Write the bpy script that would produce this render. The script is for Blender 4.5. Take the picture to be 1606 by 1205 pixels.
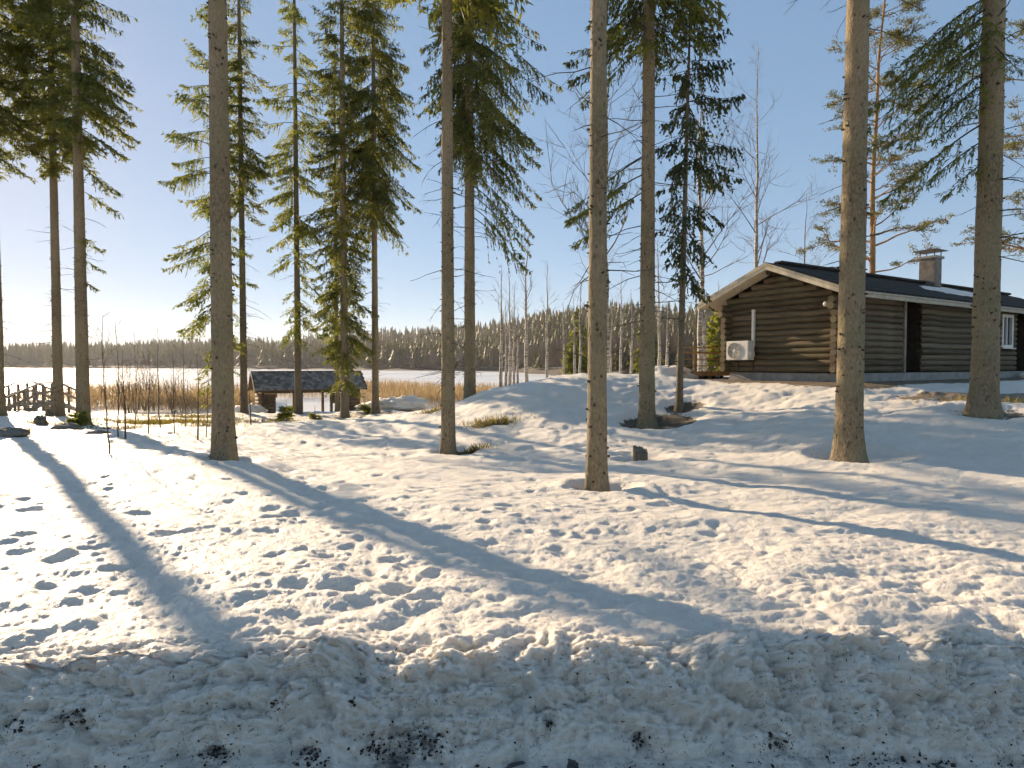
import bpy, math, random
import numpy as np
from mathutils import Vector, Matrix

# ------------------------------------------------------------------ camera, sky, sun, exposure
for o in list(bpy.data.objects):
    bpy.data.objects.remove(o)
S = bpy.context.scene
COL = S.collection
R = math.radians
F = 1000.0                       # focal length in photograph pixels (1606 wide)
HOR = 572.0                      # eye level row in the photograph
EYE = 1.7
PITCH = math.atan((602.5 - HOR) / F)
cd = bpy.data.cameras.new('camera')
cam = bpy.data.objects.new('camera', cd); COL.objects.link(cam)
cd.sensor_width = 36.0; cd.lens = F / 1606.0 * 36.0
cd.clip_start = 0.05; cd.clip_end = 6000
cam.location = (0, 0, EYE); cam.rotation_euler = (R(90) - PITCH, 0, 0)
S.camera = cam

SUN_AZ, SUN_EL = R(-40.9), R(16.6)
W = bpy.data.worlds.new('World'); S.world = W; W.use_nodes = True
nt = W.node_tree; bg = nt.nodes['Background']
sky = nt.nodes.new('ShaderNodeTexSky'); sky.sky_type = 'NISHITA'; sky.sun_disc = False
sky.sun_elevation = SUN_EL; sky.sun_rotation = SUN_AZ
sky.air_density = 0.72; sky.dust_density = 0.35; sky.ozone_density = 2.2; sky.altitude = 2400
gm = nt.nodes.new('ShaderNodeGamma'); gm.inputs[1].default_value = 0.36      # the photograph's sky is evenly exposed: compress its range as a whole
hs = nt.nodes.new('ShaderNodeHueSaturation'); hs.inputs['Saturation'].default_value = 1.85
nt.links.new(sky.outputs[0], gm.inputs[0]); nt.links.new(gm.outputs[0], hs.inputs['Color']); nt.links.new(hs.outputs[0], bg.inputs[0]); bg.inputs[1].default_value = 0.15
sd = bpy.data.lights.new('sun', 'SUN'); sd.energy = 2.85; sd.angle = R(0.55); sd.color = (1.0, 0.87, 0.66)
sun = bpy.data.objects.new('sun', sd); COL.objects.link(sun)
SDIR = Vector((math.sin(SUN_AZ) * math.cos(SUN_EL), math.cos(SUN_AZ) * math.cos(SUN_EL), math.sin(SUN_EL)))
sun.rotation_euler = SDIR.to_track_quat('Z', 'Y').to_euler(); sun.location = (-40, 46, 24)
S.view_settings.view_transform = 'Standard'; S.view_settings.look = 'None'
S.view_settings.gamma = 1.0; S.view_settings.use_curve_mapping = False
S.view_settings.exposure = 1.7
S.view_settings.use_white_balance = True; S.view_settings.white_balance_temperature = 7600; S.view_settings.white_balance_tint = 17
S.render.engine = 'CYCLES'
S.cycles.use_denoising = True; S.cycles.use_adaptive_sampling = True; S.cycles.adaptive_threshold = 0.03; S.cycles.adaptive_min_samples = 24
S.cycles.max_bounces = 6; S.cycles.diffuse_bounces = 3; S.cycles.glossy_bounces = 2
S.cycles.transmission_bounces = 4; S.cycles.volume_bounces = 0; S.cycles.transparent_max_bounces = 6
S.cycles.caustics_reflective = False; S.cycles.caustics_refractive = False

CP, SP = math.cos(PITCH), math.sin(PITCH)
def at(px, py, d):
    """photograph pixel at view depth d -> world point (used to read positions off the photograph)"""
    u = (px - 803.0) / F; v = (602.5 - py) / F
    return np.array([d * u, d * (CP + v * SP), EYE + d * (-SP + v * CP)])

# ------------------------------------------------------------------ helpers
def np_mesh(name, V, faces, mats=None, smooth=True, fmat=None):
    """faces: one (M,k) int array or list of such"""
    if not isinstance(faces, (list, tuple)):
        faces = [faces]
    faces = [f for f in faces if len(f)]
    V = np.asarray(V, dtype=np.float32)
    me = bpy.data.meshes.new(name)
    tot = sum(f.size for f in faces); nf = sum(len(f) for f in faces)
    me.vertices.add(len(V)); me.vertices.foreach_set('co', V.ravel())
    me.loops.add(tot); me.polygons.add(nf)
    li = np.concatenate([f.ravel() for f in faces]).astype(np.int32)
    cnt = np.concatenate([np.full(len(f), f.shape[1], dtype=np.int32) for f in faces])
    st = np.concatenate([[0], np.cumsum(cnt)[:-1]]).astype(np.int32)
    me.loops.foreach_set('vertex_index', li)
    me.polygons.foreach_set('loop_start', st); me.polygons.foreach_set('loop_total', cnt)
    me.polygons.foreach_set('use_smooth', np.full(nf, smooth, dtype=bool))
    if fmat is not None:
        me.polygons.foreach_set('material_index', np.asarray(fmat, dtype=np.int32))
    for m in (mats or []):
        me.materials.append(m)
    me.update(calc_edges=True); me.validate()
    return me

def link(name, me, parent=None, loc=None, kind=None, label=None):
    o = bpy.data.objects.new(name, me); COL.objects.link(o)
    if parent is not None: o.parent = parent
    if loc is not None: o.location = loc
    if kind: o['kind'] = kind
    if label: o['label'] = label
    return o

def tag(o, label, cat=None, group=None, kind=None):
    o['label'] = label
    if cat: o['category'] = cat
    if group: o['group'] = group
    if kind: o['kind'] = kind
    return o

def thing(name, label, cat, loc=(0, 0, 0), rz=0.0, group=None):
    o = bpy.data.objects.new(name, None); COL.objects.link(o)
    o.location = loc; o.rotation_euler = (0, 0, rz); o.empty_display_size = 0.2
    return tag(o, label, cat, group)

def copy_tree(o, parent=None):
    c = o.copy(); COL.objects.link(c); c.parent = parent
    for ch in [k for k in bpy.data.objects if k.parent == o]:
        copy_tree(ch, c)
    return c

class MB:
    """collects boxes, tubes and faces into one mesh"""
    def __init__(s): s.V = []; s.Fq = []; s.Ft = []; s.n = 0
    def add(s, V, q=None, t=None):
        V = np.asarray(V, float)
        s.V.append(V)
        if q is not None and len(q): s.Fq.append(np.asarray(q) + s.n)
        if t is not None and len(t): s.Ft.append(np.asarray(t) + s.n)
        s.n += len(V); return s
    def box(s, a, b, bev=0.0, M=None):
        a = np.array(a, float); b = np.array(b, float)
        lo = np.minimum(a, b); hi = np.maximum(a, b)
        bev = min(bev, 0.45 * float((hi - lo).min()))
        if bev <= 0:
            V = [(x, y, z) for x in (lo[0], hi[0]) for y in (lo[1], hi[1]) for z in (lo[2], hi[2])]
            Q = [(0, 1, 3, 2), (4, 6, 7, 5), (0, 4, 5, 1), (2, 3, 7, 6), (0, 2, 6, 4), (1, 5, 7, 3)]
            V = np.array(V)
            if M is not None: V = V @ np.array(M)[:3, :3].T + np.array(M)[:3, 3]
            return s.add(V, Q)
        # chamfered box: 24 verts
        V = []; idx = {}
        for cx in (0, 1):
            for cy in (0, 1):
                for cz in (0, 1):
                    c = np.array([hi[0] if cx else lo[0], hi[1] if cy else lo[1], hi[2] if cz else lo[2]])
                    sg = np.array([-1 if cx else 1, -1 if cy else 1, -1 if cz else 1]) * bev
                    for ax in range(3):
                        p = c + sg; p[ax] = c[ax]
                        idx[(cx, cy, cz, ax)] = len(V); V.append(p)
        Q = []; T = []
        for ax in range(3):
            for e in (0, 1):
                def k(a_, b_):
                    l = [0, 0, 0]; l[ax] = e; o1, o2 = [i for i in range(3) if i != ax]
                    l[o1] = a_; l[o2] = b_; return idx[(*l, ax)]
                q = (k(0, 0), k(1, 0), k(1, 1), k(0, 1)); flip = (e == 0) ^ (ax == 1)
                Q.append(q[::-1] if flip else q)
        for ax in range(3):
            o1, o2 = [i for i in range(3) if i != ax]
            for a_ in (0, 1):
                for b_ in (0, 1):
                    l0 = [0, 0, 0]; l0[o1] = a_; l0[o2] = b_; l1 = list(l0); l1[ax] = 1
                    q = (idx[(*l0, o1)], idx[(*l1, o1)], idx[(*l1, o2)], idx[(*l0, o2)])
                    Q.append(q if (a_ ^ b_) ^ (ax == 1) else q[::-1])
        for c in [(x, y, z) for x in (0, 1) for y in (0, 1) for z in (0, 1)]:
            t = (idx[(*c, 0)], idx[(*c, 1)], idx[(*c, 2)])
            T.append(t if sum(c) % 2 else t[::-1])
        V = np.array(V)
        if M is not None: V = V @ np.array(M)[:3, :3].T + np.array(M)[:3, 3]
        return s.add(V, Q, T)
    def bar(s, p0, p1, w, h, bev=0.0, up=(0, 0, 1)):
        """rectangular bar from p0 to p1, width w, height h"""
        p0 = np.array(p0, float); p1 = np.array(p1, float); d = p1 - p0; L = np.linalg.norm(d); d /= L
        u = np.array(up, float); sx = np.cross(d, u)
        if np.linalg.norm(sx) < 1e-4: sx = np.cross(d, (1, 0, 0))
        sx /= np.linalg.norm(sx); uu = np.cross(sx, d)
        M = np.eye(4); M[:3, 0] = d; M[:3, 1] = -sx; M[:3, 2] = uu; M[:3, 3] = p0
        return s.box((0, -w / 2, -h / 2), (L, w / 2, h / 2), bev, M)
    def tube(s, pts, rad, sides=8, caps=True):
        V, Q, T = tube(pts, rad, sides, caps); return s.add(V, Q, T)
    def mesh(s, name, mat, smooth=False):
        fs = []
        if s.Fq: fs.append(np.concatenate(s.Fq))
        if s.Ft: fs.append(np.concatenate(s.Ft))
        return np_mesh(name, np.concatenate(s.V), fs, [mat], smooth)
    def build(s, name, mat, parent=None, smooth=False, **k):
        return link(name, s.mesh(name, mat, smooth), parent, **k)

def tube(pts, rad, sides=8, caps=True):
    P = np.asarray(pts, float); n = len(P); rad = np.broadcast_to(np.asarray(rad, float), (n,))
    T = np.gradient(P, axis=0); T /= np.linalg.norm(T, axis=1)[:, None] + 1e-12
    ref = np.eye(3)[2 if abs(T[:, 2]).max() < 0.9 else int(np.argmin(np.abs(T).max(0)))]
    A = np.cross(T, ref); A /= np.linalg.norm(A, axis=1)[:, None]; B = np.cross(T, A)
    an = np.arange(sides) * 2 * math.pi / sides
    V = P[:, None, :] + rad[:, None, None] * (np.cos(an)[None, :, None] * A[:, None, :] + np.sin(an)[None, :, None] * B[:, None, :])
    V = V.reshape(-1, 3)
    i = np.arange(n - 1)[:, None] * sides; j = np.arange(sides)[None, :]; j2 = (j + 1) % sides
    Q = np.stack([i + j, i + sides + j, i + sides + j2, i + j2], -1).reshape(-1, 4)
    Tt = np.zeros((0, 3), int)
    if caps:
        V = np.vstack([V, P[0], P[-1]]); a, b = len(V) - 2, len(V) - 1; jj = np.arange(sides); j3 = (jj + 1) % sides
        Tt = np.vstack([np.stack([np.full(sides, a), jj, j3], -1), np.stack([np.full(sides, b), (n - 1) * sides + j3, (n - 1) * sides + jj], -1)])
    return V, Q, Tt

def sticks(P0, P1, R0, R1, sides=3):
    """many tapered sticks -> verts, quads"""
    P0 = np.asarray(P0, float); P1 = np.asarray(P1, float); n = len(P0)
    R0 = np.broadcast_to(np.asarray(R0, float), (n,)); R1 = np.broadcast_to(np.asarray(R1, float), (n,))
    D = P1 - P0; D /= np.linalg.norm(D, axis=1)[:, None] + 1e-9
    ref = np.where(np.abs(D[:, 2:3]) > 0.9, np.array([[1.0, 0, 0]]), np.array([[0, 0, 1.0]]))
    A = np.cross(D, ref); A /= np.linalg.norm(A, axis=1)[:, None] + 1e-9; B = np.cross(D, A)
    an = np.arange(sides) * 2 * math.pi / sides; c, s_ = np.cos(an), np.sin(an)
    ring = c[None, :, None] * A[:, None, :] + s_[None, :, None] * B[:, None, :]
    V = np.concatenate([P0[:, None] + R0[:, None, None] * ring, P1[:, None] + R1[:, None, None] * ring], 1).reshape(-1, 3)
    b = np.arange(n)[:, None] * 2 * sides; j = np.arange(sides)[None, :]; j2 = (j + 1) % sides
    Q = np.stack([b + j, b + j2, b + sides + j2, b + sides + j], -1).reshape(-1, 4)
    return V, Q

def kites(P, D, L, Wd, rng, mid=0.45):
    """slender leaf-like quads: base P, direction D (unit), length L, half width Wd"""
    n = len(P); rv = rng.normal(size=(n, 3)); A = np.cross(D, rv); A /= np.linalg.norm(A, axis=1)[:, None] + 1e-9
    m = P + D * (L * mid)[:, None]
    V = np.stack([P, m + A * Wd[:, None], P + D * L[:, None], m - A * Wd[:, None]], 1).reshape(-1, 3)
    Q = np.arange(n * 4).reshape(n, 4)
    return V, Q

# gradient noise ----------------------------------------------------
_pr = np.random.RandomState(7); _perm = _pr.permutation(4096); _perm = np.concatenate([_perm, _perm])
_g2 = np.stack([np.cos(np.arange(64) * 2 * math.pi / 64), np.sin(np.arange(64) * 2 * math.pi / 64)], -1)
def pn(x, y, seed=0):
    x = np.asarray(x, float) + seed * 17.31; y = np.asarray(y, float) + seed * 9.77
    xi = np.floor(x).astype(int); yi = np.floor(y).astype(int); xf = x - xi; yf = y - yi
    u = xf * xf * xf * (xf * (xf * 6 - 15) + 10); v = yf * yf * yf * (yf * (yf * 6 - 15) + 10)
    def g(a, b, dx, dy):
        h = _perm[(_perm[(xi + a) & 4095] + yi + b) & 4095] & 63
        return _g2[h, 0] * dx + _g2[h, 1] * dy
    n00 = g(0, 0, xf, yf); n10 = g(1, 0, xf - 1, yf); n01 = g(0, 1, xf, yf - 1); n11 = g(1, 1, xf - 1, yf - 1)
    return ((n00 * (1 - u) + n10 * u) * (1 - v) + (n01 * (1 - u) + n11 * u) * v) * 1.5
def worley(x, y, seed=0):
    """distance to the nearest of scattered points, one per unit cell"""
    x = np.asarray(x, float); y = np.asarray(y, float); xi = np.floor(x).astype(int); yi = np.floor(y).astype(int); best = np.full(x.shape, 9.0)
    for a in (-1, 0, 1):
        for b in (-1, 0, 1):
            h = _perm[(_perm[(xi + a + seed * 37) & 4095] + yi + b) & 4095]; h2 = _perm[h & 4095]
            dx = xi + a + .1 + .8 * (h / 4096.0) - x; dy = yi + b + .1 + .8 * (h2 / 4096.0) - y
            best = np.minimum(best, dx * dx + dy * dy)
    return np.sqrt(best)
def domes(x, y, seed=0): return np.clip(1 - worley(x, y, seed) / .75, 0, 1) ** .8
def sstep(a, b, x):
    t = np.clip((x - a) / (b - a), 0, 1); return t * t * (3 - 2 * t)

# ------------------------------------------------------------------ materials
class NT:
    def __init__(s, name):
        s.m = bpy.data.materials.new(name); s.m.use_nodes = True; s.t = s.m.node_tree
        s.b = s.t.nodes['Principled BSDF']; s.out = s.t.nodes['Material Output']
    def n(s, typ, **kw):
        nd = s.t.nodes.new('ShaderNode' + typ)
        for k, v in kw.items(): setattr(nd, k, v)
        return nd
    def l(s, a, b): s.t.links.new(a, b)
    def coord(s, mode='Object', scale=(1, 1, 1)):
        if mode == 'World': o = s.n('NewGeometry').outputs['Position']
        else: o = s.n('TexCoord').outputs[mode]
        mp = s.n('Mapping'); mp.inputs['Scale'].default_value = scale
        s.l(o, mp.inputs['Vector']); return mp.outputs[0]
    def noise(s, co, scale, detail=4, rough=0.55, dist=0.0):
        nd = s.n('TexNoise'); s.l(co, nd.inputs['Vector']); nd.inputs['Scale'].default_value = scale
        nd.inputs['Detail'].default_value = detail; nd.inputs['Roughness'].default_value = rough
        nd.inputs['Distortion'].default_value = dist; return nd.outputs['Fac']
    def ramp(s, fac, stops):
        r = s.n('ValToRGB'); s.l(fac, r.inputs[0]); e = r.color_ramp.elements
        e[0].position, e[0].color = stops[0][0], (*stops[0][1], 1); e[1].position, e[1].color = stops[-1][0], (*stops[-1][1], 1)
        for p, c in stops[1:-1]:
            x = e.new(p); x.color = (*c, 1)
        return r.outputs[0]
    def mix(s, fac, a, b, mode='MIX'):
        x = s.n('MixRGB', blend_type=mode)
        for inp, v in zip(x.inputs, (fac, a, b)):
            if hasattr(v, 'links') or isinstance(v, bpy.types.NodeSocket): s.l(v, inp)
            elif isinstance(v, (int, float)): inp.default_value = v
            else: inp.default_value = (*v, 1)
        return x.outputs[0]
    def math(s, op, a, b=None):
        x = s.n('Math', operation=op)
        for inp, v in zip(x.inputs, (a, b)):
            if v is None: continue
            if isinstance(v, bpy.types.NodeSocket): s.l(v, inp)
            else: inp.default_value = v
        return x.outputs[0]
    def bump(s, h, strength, dist, nrm=None):
        b = s.n('Bump'); b.inputs['Strength'].default_value = strength; b.inputs['Distance'].default_value = dist
        s.l(h, b.inputs['Height'])
        if nrm is not None: s.l(nrm, b.inputs['Normal'])
        return b.outputs[0]
    def done(s, col=None, rough=0.8, nrm=None, spec=0.3, metal=0.0):
        if col is not None:
            if isinstance(col, bpy.types.NodeSocket): s.l(col, s.b.inputs['Base Color'])
            else: s.b.inputs['Base Color'].default_value = (*col, 1)
        if isinstance(rough, bpy.types.NodeSocket): s.l(rough, s.b.inputs['Roughness'])
        else: s.b.inputs['Roughness'].default_value = rough
        if nrm is not None: s.l(nrm, s.b.inputs['Normal'])
        s.b.inputs['Specular IOR Level'].default_value = spec; s.b.inputs['Metallic'].default_value = metal
        return s.m

def simple(name, stops, scale=8, mode='World', stretch=(1, 1, 1), rough=0.8, bump=0.3, bdist=0.01, bscale=None, spec=0.3, metal=0.0, rnd=0.0):
    k = NT(name); co = k.coord(mode, stretch); f = k.noise(co, scale, 5, 0.6)
    if rnd:
        oi = k.n('ObjectInfo'); f = k.math('ADD', f, k.math('MULTIPLY', k.math('SUBTRACT', oi.outputs['Random'], 0.5), rnd))
    c = k.ramp(f, stops); b = k.bump(k.noise(co, bscale or scale * 3, 4, 0.6), bump, bdist)
    return k.done(c, rough, b, spec, metal)

SSS_W = 0.6      # light spreads a few centimetres through wet snow
def snow_mat(name, attrs=True, base=(0.88, 0.805, 0.70)):
    k = NT(name); co = k.coord('World')
    n1 = k.noise(co, 3.0, 5, 0.6); c = k.ramp(n1, [(0.3, tuple(v * 0.93 for v in base)), (0.65, base)])
    fine = k.noise(co, 38, 4, 0.65); grain = k.noise(co, 170, 2, 0.6)
    h = k.math('ADD', k.math('MULTIPLY', fine, 0.026), k.math('MULTIPLY', grain, 0.010))
    rough = 0.5
    if attrs:
        dirt = k.n('Attribute', attribute_name='dirt').outputs['Fac']
        dn = k.noise(co, 9, 6, 0.7); dm = k.math('MULTIPLY', dirt, k.ramp(dn, [(0.40, (0, 0, 0)), (0.72, (1, 1, 1))]))
        c = k.mix(dm, c, (0.16, 0.15, 0.14))
        bare = k.n('Attribute', attribute_name='bare').outputs['Fac']
        bn = k.noise(co, 6, 5, 0.65)
        bm = k.ramp(k.math('ADD', bare, k.math('MULTIPLY', k.math('SUBTRACT', bn, 0.5), 0.9)), [(0.47, (0, 0, 0)), (0.56, (1, 1, 1))])
        duff = k.ramp(k.noise(co, 22, 5, 0.7), [(0.3, (0.035, 0.024, 0.014)), (0.5, (0.10, 0.068, 0.036)), (0.6, (0.12, 0.10, 0.04)), (0.75, (0.20, 0.15, 0.085))])
        grav = k.n('Attribute', attribute_name='gravel').outputs['Fac']
        gm = k.ramp(k.math('ADD', grav, k.math('MULTIPLY', k.math('SUBTRACT', bn, 0.5), 0.8)), [(0.47, (0, 0, 0)), (0.55, (1, 1, 1))])
        gcol = k.ramp(k.noise(co, 16, 6, 0.75), [(0.3, (0.10, 0.075, 0.05)), (0.55, (0.24, 0.18, 0.12)), (0.75, (0.36, 0.29, 0.21))])
        c = k.mix(bm, c, duff); c = k.mix(gm, c, gcol)
    nb = k.bump(h, 1.0, 1.0)
    k.b.inputs['Subsurface Weight'].default_value = SSS_W; k.b.inputs['Subsurface Radius'].default_value = (1.0, .9, .8); k.b.inputs['Subsurface Scale'].default_value = .05
    return k.done(c, rough, nb, 0.35)

M_snow = snow_mat('snow_melting')
M_snow_plain = snow_mat('snow_plain', False)
M_ice = simple('lake_snow', [(0.35, (0.60, 0.60, 0.58)), (0.65, (0.82, 0.80, 0.76))], 0.03, 'World', (1, 1, 1), 0.45, 0.2, 0.05, 1.5, 0.4)
M_road = simple('gravel_road', [(0.3, (0.04, 0.038, 0.035)), (0.5, (0.10, 0.095, 0.09)), (0.75, (0.28, 0.27, 0.26))], 14, 'World', (1, 1, 1), 0.8, 0.8, 0.02, 60)

def bark_mat(name, dark, mid, light, lichen=(0.15, 0.16, 0.08), lf=0.5):
    k = NT(name); co = k.coord('Object'); st = k.coord('Object', (1, 1, 0.45))
    vor = k.n('TexVoronoi'); vor.feature = 'F1'; k.l(st, vor.inputs['Vector']); vor.inputs['Scale'].default_value = 42
    fl = k.noise(st, 34, 5, 0.7)
    c = k.ramp(fl, [(0.32, dark), (0.5, mid), (0.7, light)])
    big = k.noise(co, 1.7, 4, 0.6); c = k.mix(k.math('MULTIPLY', k.ramp(big, [(0.45, (0, 0, 0)), (0.65, (1, 1, 1))]), lf), c, lichen)
    sp = k.noise(co, 60, 2, 0.5); c = k.mix(k.math('MULTIPLY', k.ramp(sp, [(0.68, (0, 0, 0)), (0.78, (1, 1, 1))]), 0.35), c, (0.30, 0.29, 0.21))
    kv = k.n('TexVoronoi'); kv.feature = 'F1'; k.l(k.coord('Object', (1, 1, .55)), kv.inputs['Vector']); kv.inputs['Scale'].default_value = 9.5; kv.inputs['Randomness'].default_value = 1.0
    kn = k.ramp(kv.outputs['Distance'], [(0.12, (1, 1, 1)), (0.2, (0, 0, 0))]); c = k.mix(k.math('MULTIPLY', kn, .8), c, tuple(v * .45 for v in dark))
    wr_ = k.noise(k.coord('Object', (.5, .5, 7)), 2.2, 3, .6); c = k.mix(k.math('MULTIPLY', k.ramp(wr_, [(0.56, (0, 0, 0)), (0.68, (1, 1, 1))]), .3), c, dark)
    tone = k.noise(k.coord('Object', (.25, .25, .35)), 1.0, 3, .6); c = k.mix(k.math('MULTIPLY', k.ramp(tone, [(0.4, (0, 0, 0)), (0.62, (1, 1, 1))]), .45), c, tuple(v * 1.25 for v in light))
    h = k.math('ADD', k.math('ADD', k.math('MULTIPLY', fl, 0.7), k.math('MULTIPLY', vor.outputs['Distance'], 0.5)), k.math('MULTIPLY', kn, .6))
    return k.done(c, 0.9, k.bump(h, 0.9, 0.018), 0.2)
M_bark = bark_mat('spruce_bark', (0.105, 0.076, 0.044), (0.21, 0.158, 0.098), (0.32, 0.25, 0.165))
M_bark_dark = bark_mat('spruce_bark_dark', (0.065, 0.05, 0.032), (0.145, 0.11, 0.072), (0.23, 0.185, 0.125), lf=0.35)
M_pinebark = bark_mat('pine_bark', (0.14, 0.07, 0.03), (0.30, 0.165, 0.075), (0.42, 0.26, 0.13), (0.3, 0.2, 0.1), 0.2)
M_twig = simple('dead_twig', [(0.3, (0.035, 0.028, 0.02)), (0.7, (0.10, 0.08, 0.058))], 20, 'Object', (1, 1, 1), 0.9, 0.2, 0.002)
M_stick = simple('sapling_bark', [(0.3, (0.06, 0.042, 0.028)), (0.7, (0.17, 0.12, 0.08))], 12, 'Object', (1, 1, 1), 0.85, 0.2, 0.002)
M_btwig = simple('birch_twig', [(0.3, (0.10, 0.08, 0.066)), (0.7, (0.21, 0.18, 0.155))], 12, 'Object', (1, 1, 1), 0.85, 0.2, 0.002)

def birch_mat():
    k = NT('birch_bark'); co = k.coord('Object', (1, 1, 4.5)); n = k.noise(co, 4.5, 5, 0.65)
    big = k.noise(k.coord('Object', (1, 1, 0.5)), 2.2, 4, 0.6)
    c = k.ramp(n, [(0.36, (0.03, 0.026, 0.022)), (0.45, (0.26, 0.23, 0.19)), (0.6, (0.52, 0.48, 0.42))])
    c = k.mix(k.ramp(big, [(0.5, (0, 0, 0)), (0.68, (1, 1, 1))]), c, (0.13, 0.10, 0.075))
    return k.done(c, 0.7, k.bump(n, 0.4, 0.01), 0.3)
M_birch = birch_mat()

def needle_mat(name, c0, c1, c2, trans=0.32):
    k = NT(name); co = k.coord('World'); n = k.noise(co, 1.6, 4, 0.6); f = k.noise(co, 23, 2, 0.5)
    c = k.ramp(k.math('ADD', k.math('MULTIPLY', n, 0.65), k.math('MULTIPLY', f, 0.35)), [(0.36, c0), (0.5, c1), (0.64, c2)])
    k.done(c, 0.55, None, 0.35)
    tr = k.n('BsdfTranslucent'); k.l(k.mix(1.0, c, (1.9, 1.7, 0.8) if 'reed' not in name else (1.25, 1.15, .9), 'MULTIPLY'), tr.inputs[0])
    mx = k.n('MixShader'); mx.inputs[0].default_value = trans
    k.l(k.b.outputs[0], mx.inputs[1]); k.l(tr.outputs[0], mx.inputs[2]); k.l(mx.outputs[0], k.out.inputs[0])
    return k.m
M_needle = needle_mat('spruce_needles', (0.055, 0.068, 0.024), (0.11, 0.13, 0.04), (0.19, 0.19, 0.055), 0.55)
M_needle_y = needle_mat('spruce_needles_young', (0.075, 0.10, 0.026), (0.14, 0.168, 0.042), (0.22, 0.225, 0.06), 0.52)
M_needle_d = needle_mat('spruce_needles_dark', (0.032, 0.045, 0.024), (0.06, 0.078, 0.038), (0.10, 0.115, 0.05), 0.35)
M_pine = needle_mat('pine_needles', (0.06, 0.075, 0.032), (0.11, 0.12, 0.05), (0.19, 0.18, 0.075), 0.35)
M_reed = needle_mat('dry_reed', (0.22, 0.16, 0.095), (0.34, 0.255, 0.155), (0.46, 0.36, 0.23), .4)
M_grass = needle_mat('winter_grass', (0.07, 0.06, 0.02), (0.14, 0.13, 0.035), (0.24, 0.18, 0.07), .45)

def log_mat():
    k = NT('cabin_log'); st = k.coord('World', (1, 1, 1)); oi = k.n('ObjectInfo')
    n = k.noise(k.coord('Object', (1.2, 9, 9)), 4, 6, 0.7); f = k.math('ADD', n, k.math('MULTIPLY', k.math('SUBTRACT', oi.outputs['Random'], 0.5), 0.22))
    c = k.ramp(f, [(0.28, (0.05, 0.035, 0.021)), (0.5, (0.13, 0.096, 0.058)), (0.72, (0.23, 0.178, 0.115))])
    g = k.noise(st, 1.3, 3, 0.5); c = k.mix(k.math('MULTIPLY', k.ramp(g, [(0.45, (0, 0, 0)), (0.7, (1, 1, 1))]), 0.35), c, (0.12, 0.12, 0.055))
    return k.done(c, 0.8, k.bump(n, 0.5, 0.012), 0.25)
M_log = log_mat()
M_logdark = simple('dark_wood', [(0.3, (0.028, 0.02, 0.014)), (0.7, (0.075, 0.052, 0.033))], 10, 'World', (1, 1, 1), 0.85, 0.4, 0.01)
M_fascia = simple('grey_painted_board', [(0.3, (0.33, 0.29, 0.22)), (0.7, (0.52, 0.47, 0.38))], 7, 'World', (1, 1, 1), 0.75, 0.3, 0.004)
M_soffit = simple('pale_soffit_board', [(0.3, (0.52, 0.44, 0.33)), (0.7, (0.68, 0.60, 0.47))], 6, 'World', (1, 1, 1), 0.75, 0.2, 0.003)
M_roof = simple('bitumen_roofing', [(0.3, (0.03, 0.028, 0.026)), (0.7, (0.075, 0.068, 0.06))], 12, 'World', (1, 1, 1), 0.95, 0.4, 0.006, spec=0.1)
M_conc = simple('concrete', [(0.3, (0.23, 0.22, 0.20)), (0.7, (0.40, 0.38, 0.345))], 5, 'World', (1, 1, 1), 0.9, 0.3, 0.005)
M_render = simple('chimney_render', [(0.3, (0.12, 0.10, 0.085)), (0.7, (0.25, 0.22, 0.19))], 4, 'World', (1, 1, 1), 0.9, 0.3, 0.005)
M_capmetal = simple('dark_sheet_metal', [(0.3, (0.05, 0.04, 0.035)), (0.7, (0.10, 0.085, 0.075))], 8, 'World', (1, 1, 1), 0.5, 0.1, 0.002, spec=0.5, metal=0.4)
M_white = simple('off_white_plastic', [(0.3, (0.62, 0.60, 0.54)), (0.7, (0.72, 0.70, 0.64))], 5, 'World', (1, 1, 1), 0.45, 0.05, 0.001, spec=0.4)
M_grille = simple('grey_grille', [(0.3, (0.16, 0.155, 0.145)), (0.7, (0.24, 0.23, 0.215))], 8, 'World', (1, 1, 1), 0.6, 0.05, 0.001)
M_black = simple('black_plastic', [(0.3, (0.02, 0.02, 0.02)), (0.7, (0.04, 0.04, 0.04))], 8, 'World', (1, 1, 1), 0.6, 0.05, 0.001)
M_deck = simple('fresh_pine_timber', [(0.3, (0.36, 0.20, 0.08)), (0.7, (0.55, 0.34, 0.155))], 7, 'World', (1, 1, 1), 0.7, 0.3, 0.004)
M_grey = simple('weathered_timber', [(0.3, (0.20, 0.165, 0.125)), (0.7, (0.38, 0.33, 0.265))], 7, 'World', (1, 1, 1), 0.85, 0.3, 0.004, rnd=0.25)
M_shingle = simple('grey_shingle', [(0.25, (0.11, 0.11, 0.108)), (0.5, (0.19, 0.188, 0.18)), (0.8, (0.32, 0.31, 0.29))], 5, 'World', (1, 1, 1), 0.9, 0.3, 0.004, rnd=0.5)
M_shedwood = simple('shelter_wood', [(0.3, (0.07, 0.048, 0.03)), (0.7, (0.17, 0.12, 0.075))], 8, 'World', (1, 1, 1), 0.85, 0.3, 0.006, rnd=0.3)
M_stump = simple('stump_wood', [(0.3, (0.08, 0.07, 0.045)), (0.7, (0.20, 0.17, 0.12))], 14, 'Object', (1, 1, 0.3), 0.9, 0.7, 0.015)
M_cut = simple('cut_wood_top', [(0.3, (0.14, 0.115, 0.08)), (0.7, (0.26, 0.22, 0.16))], 18, 'Object', (1, 1, 1), 0.9, 0.3, 0.006)
M_dirt = simple('wet_soil', [(0.3, (0.018, 0.014, 0.012)), (0.7, (0.07, 0.055, 0.045))], 25, 'World', (1, 1, 1), 0.85, 0.8, 0.01)
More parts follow.
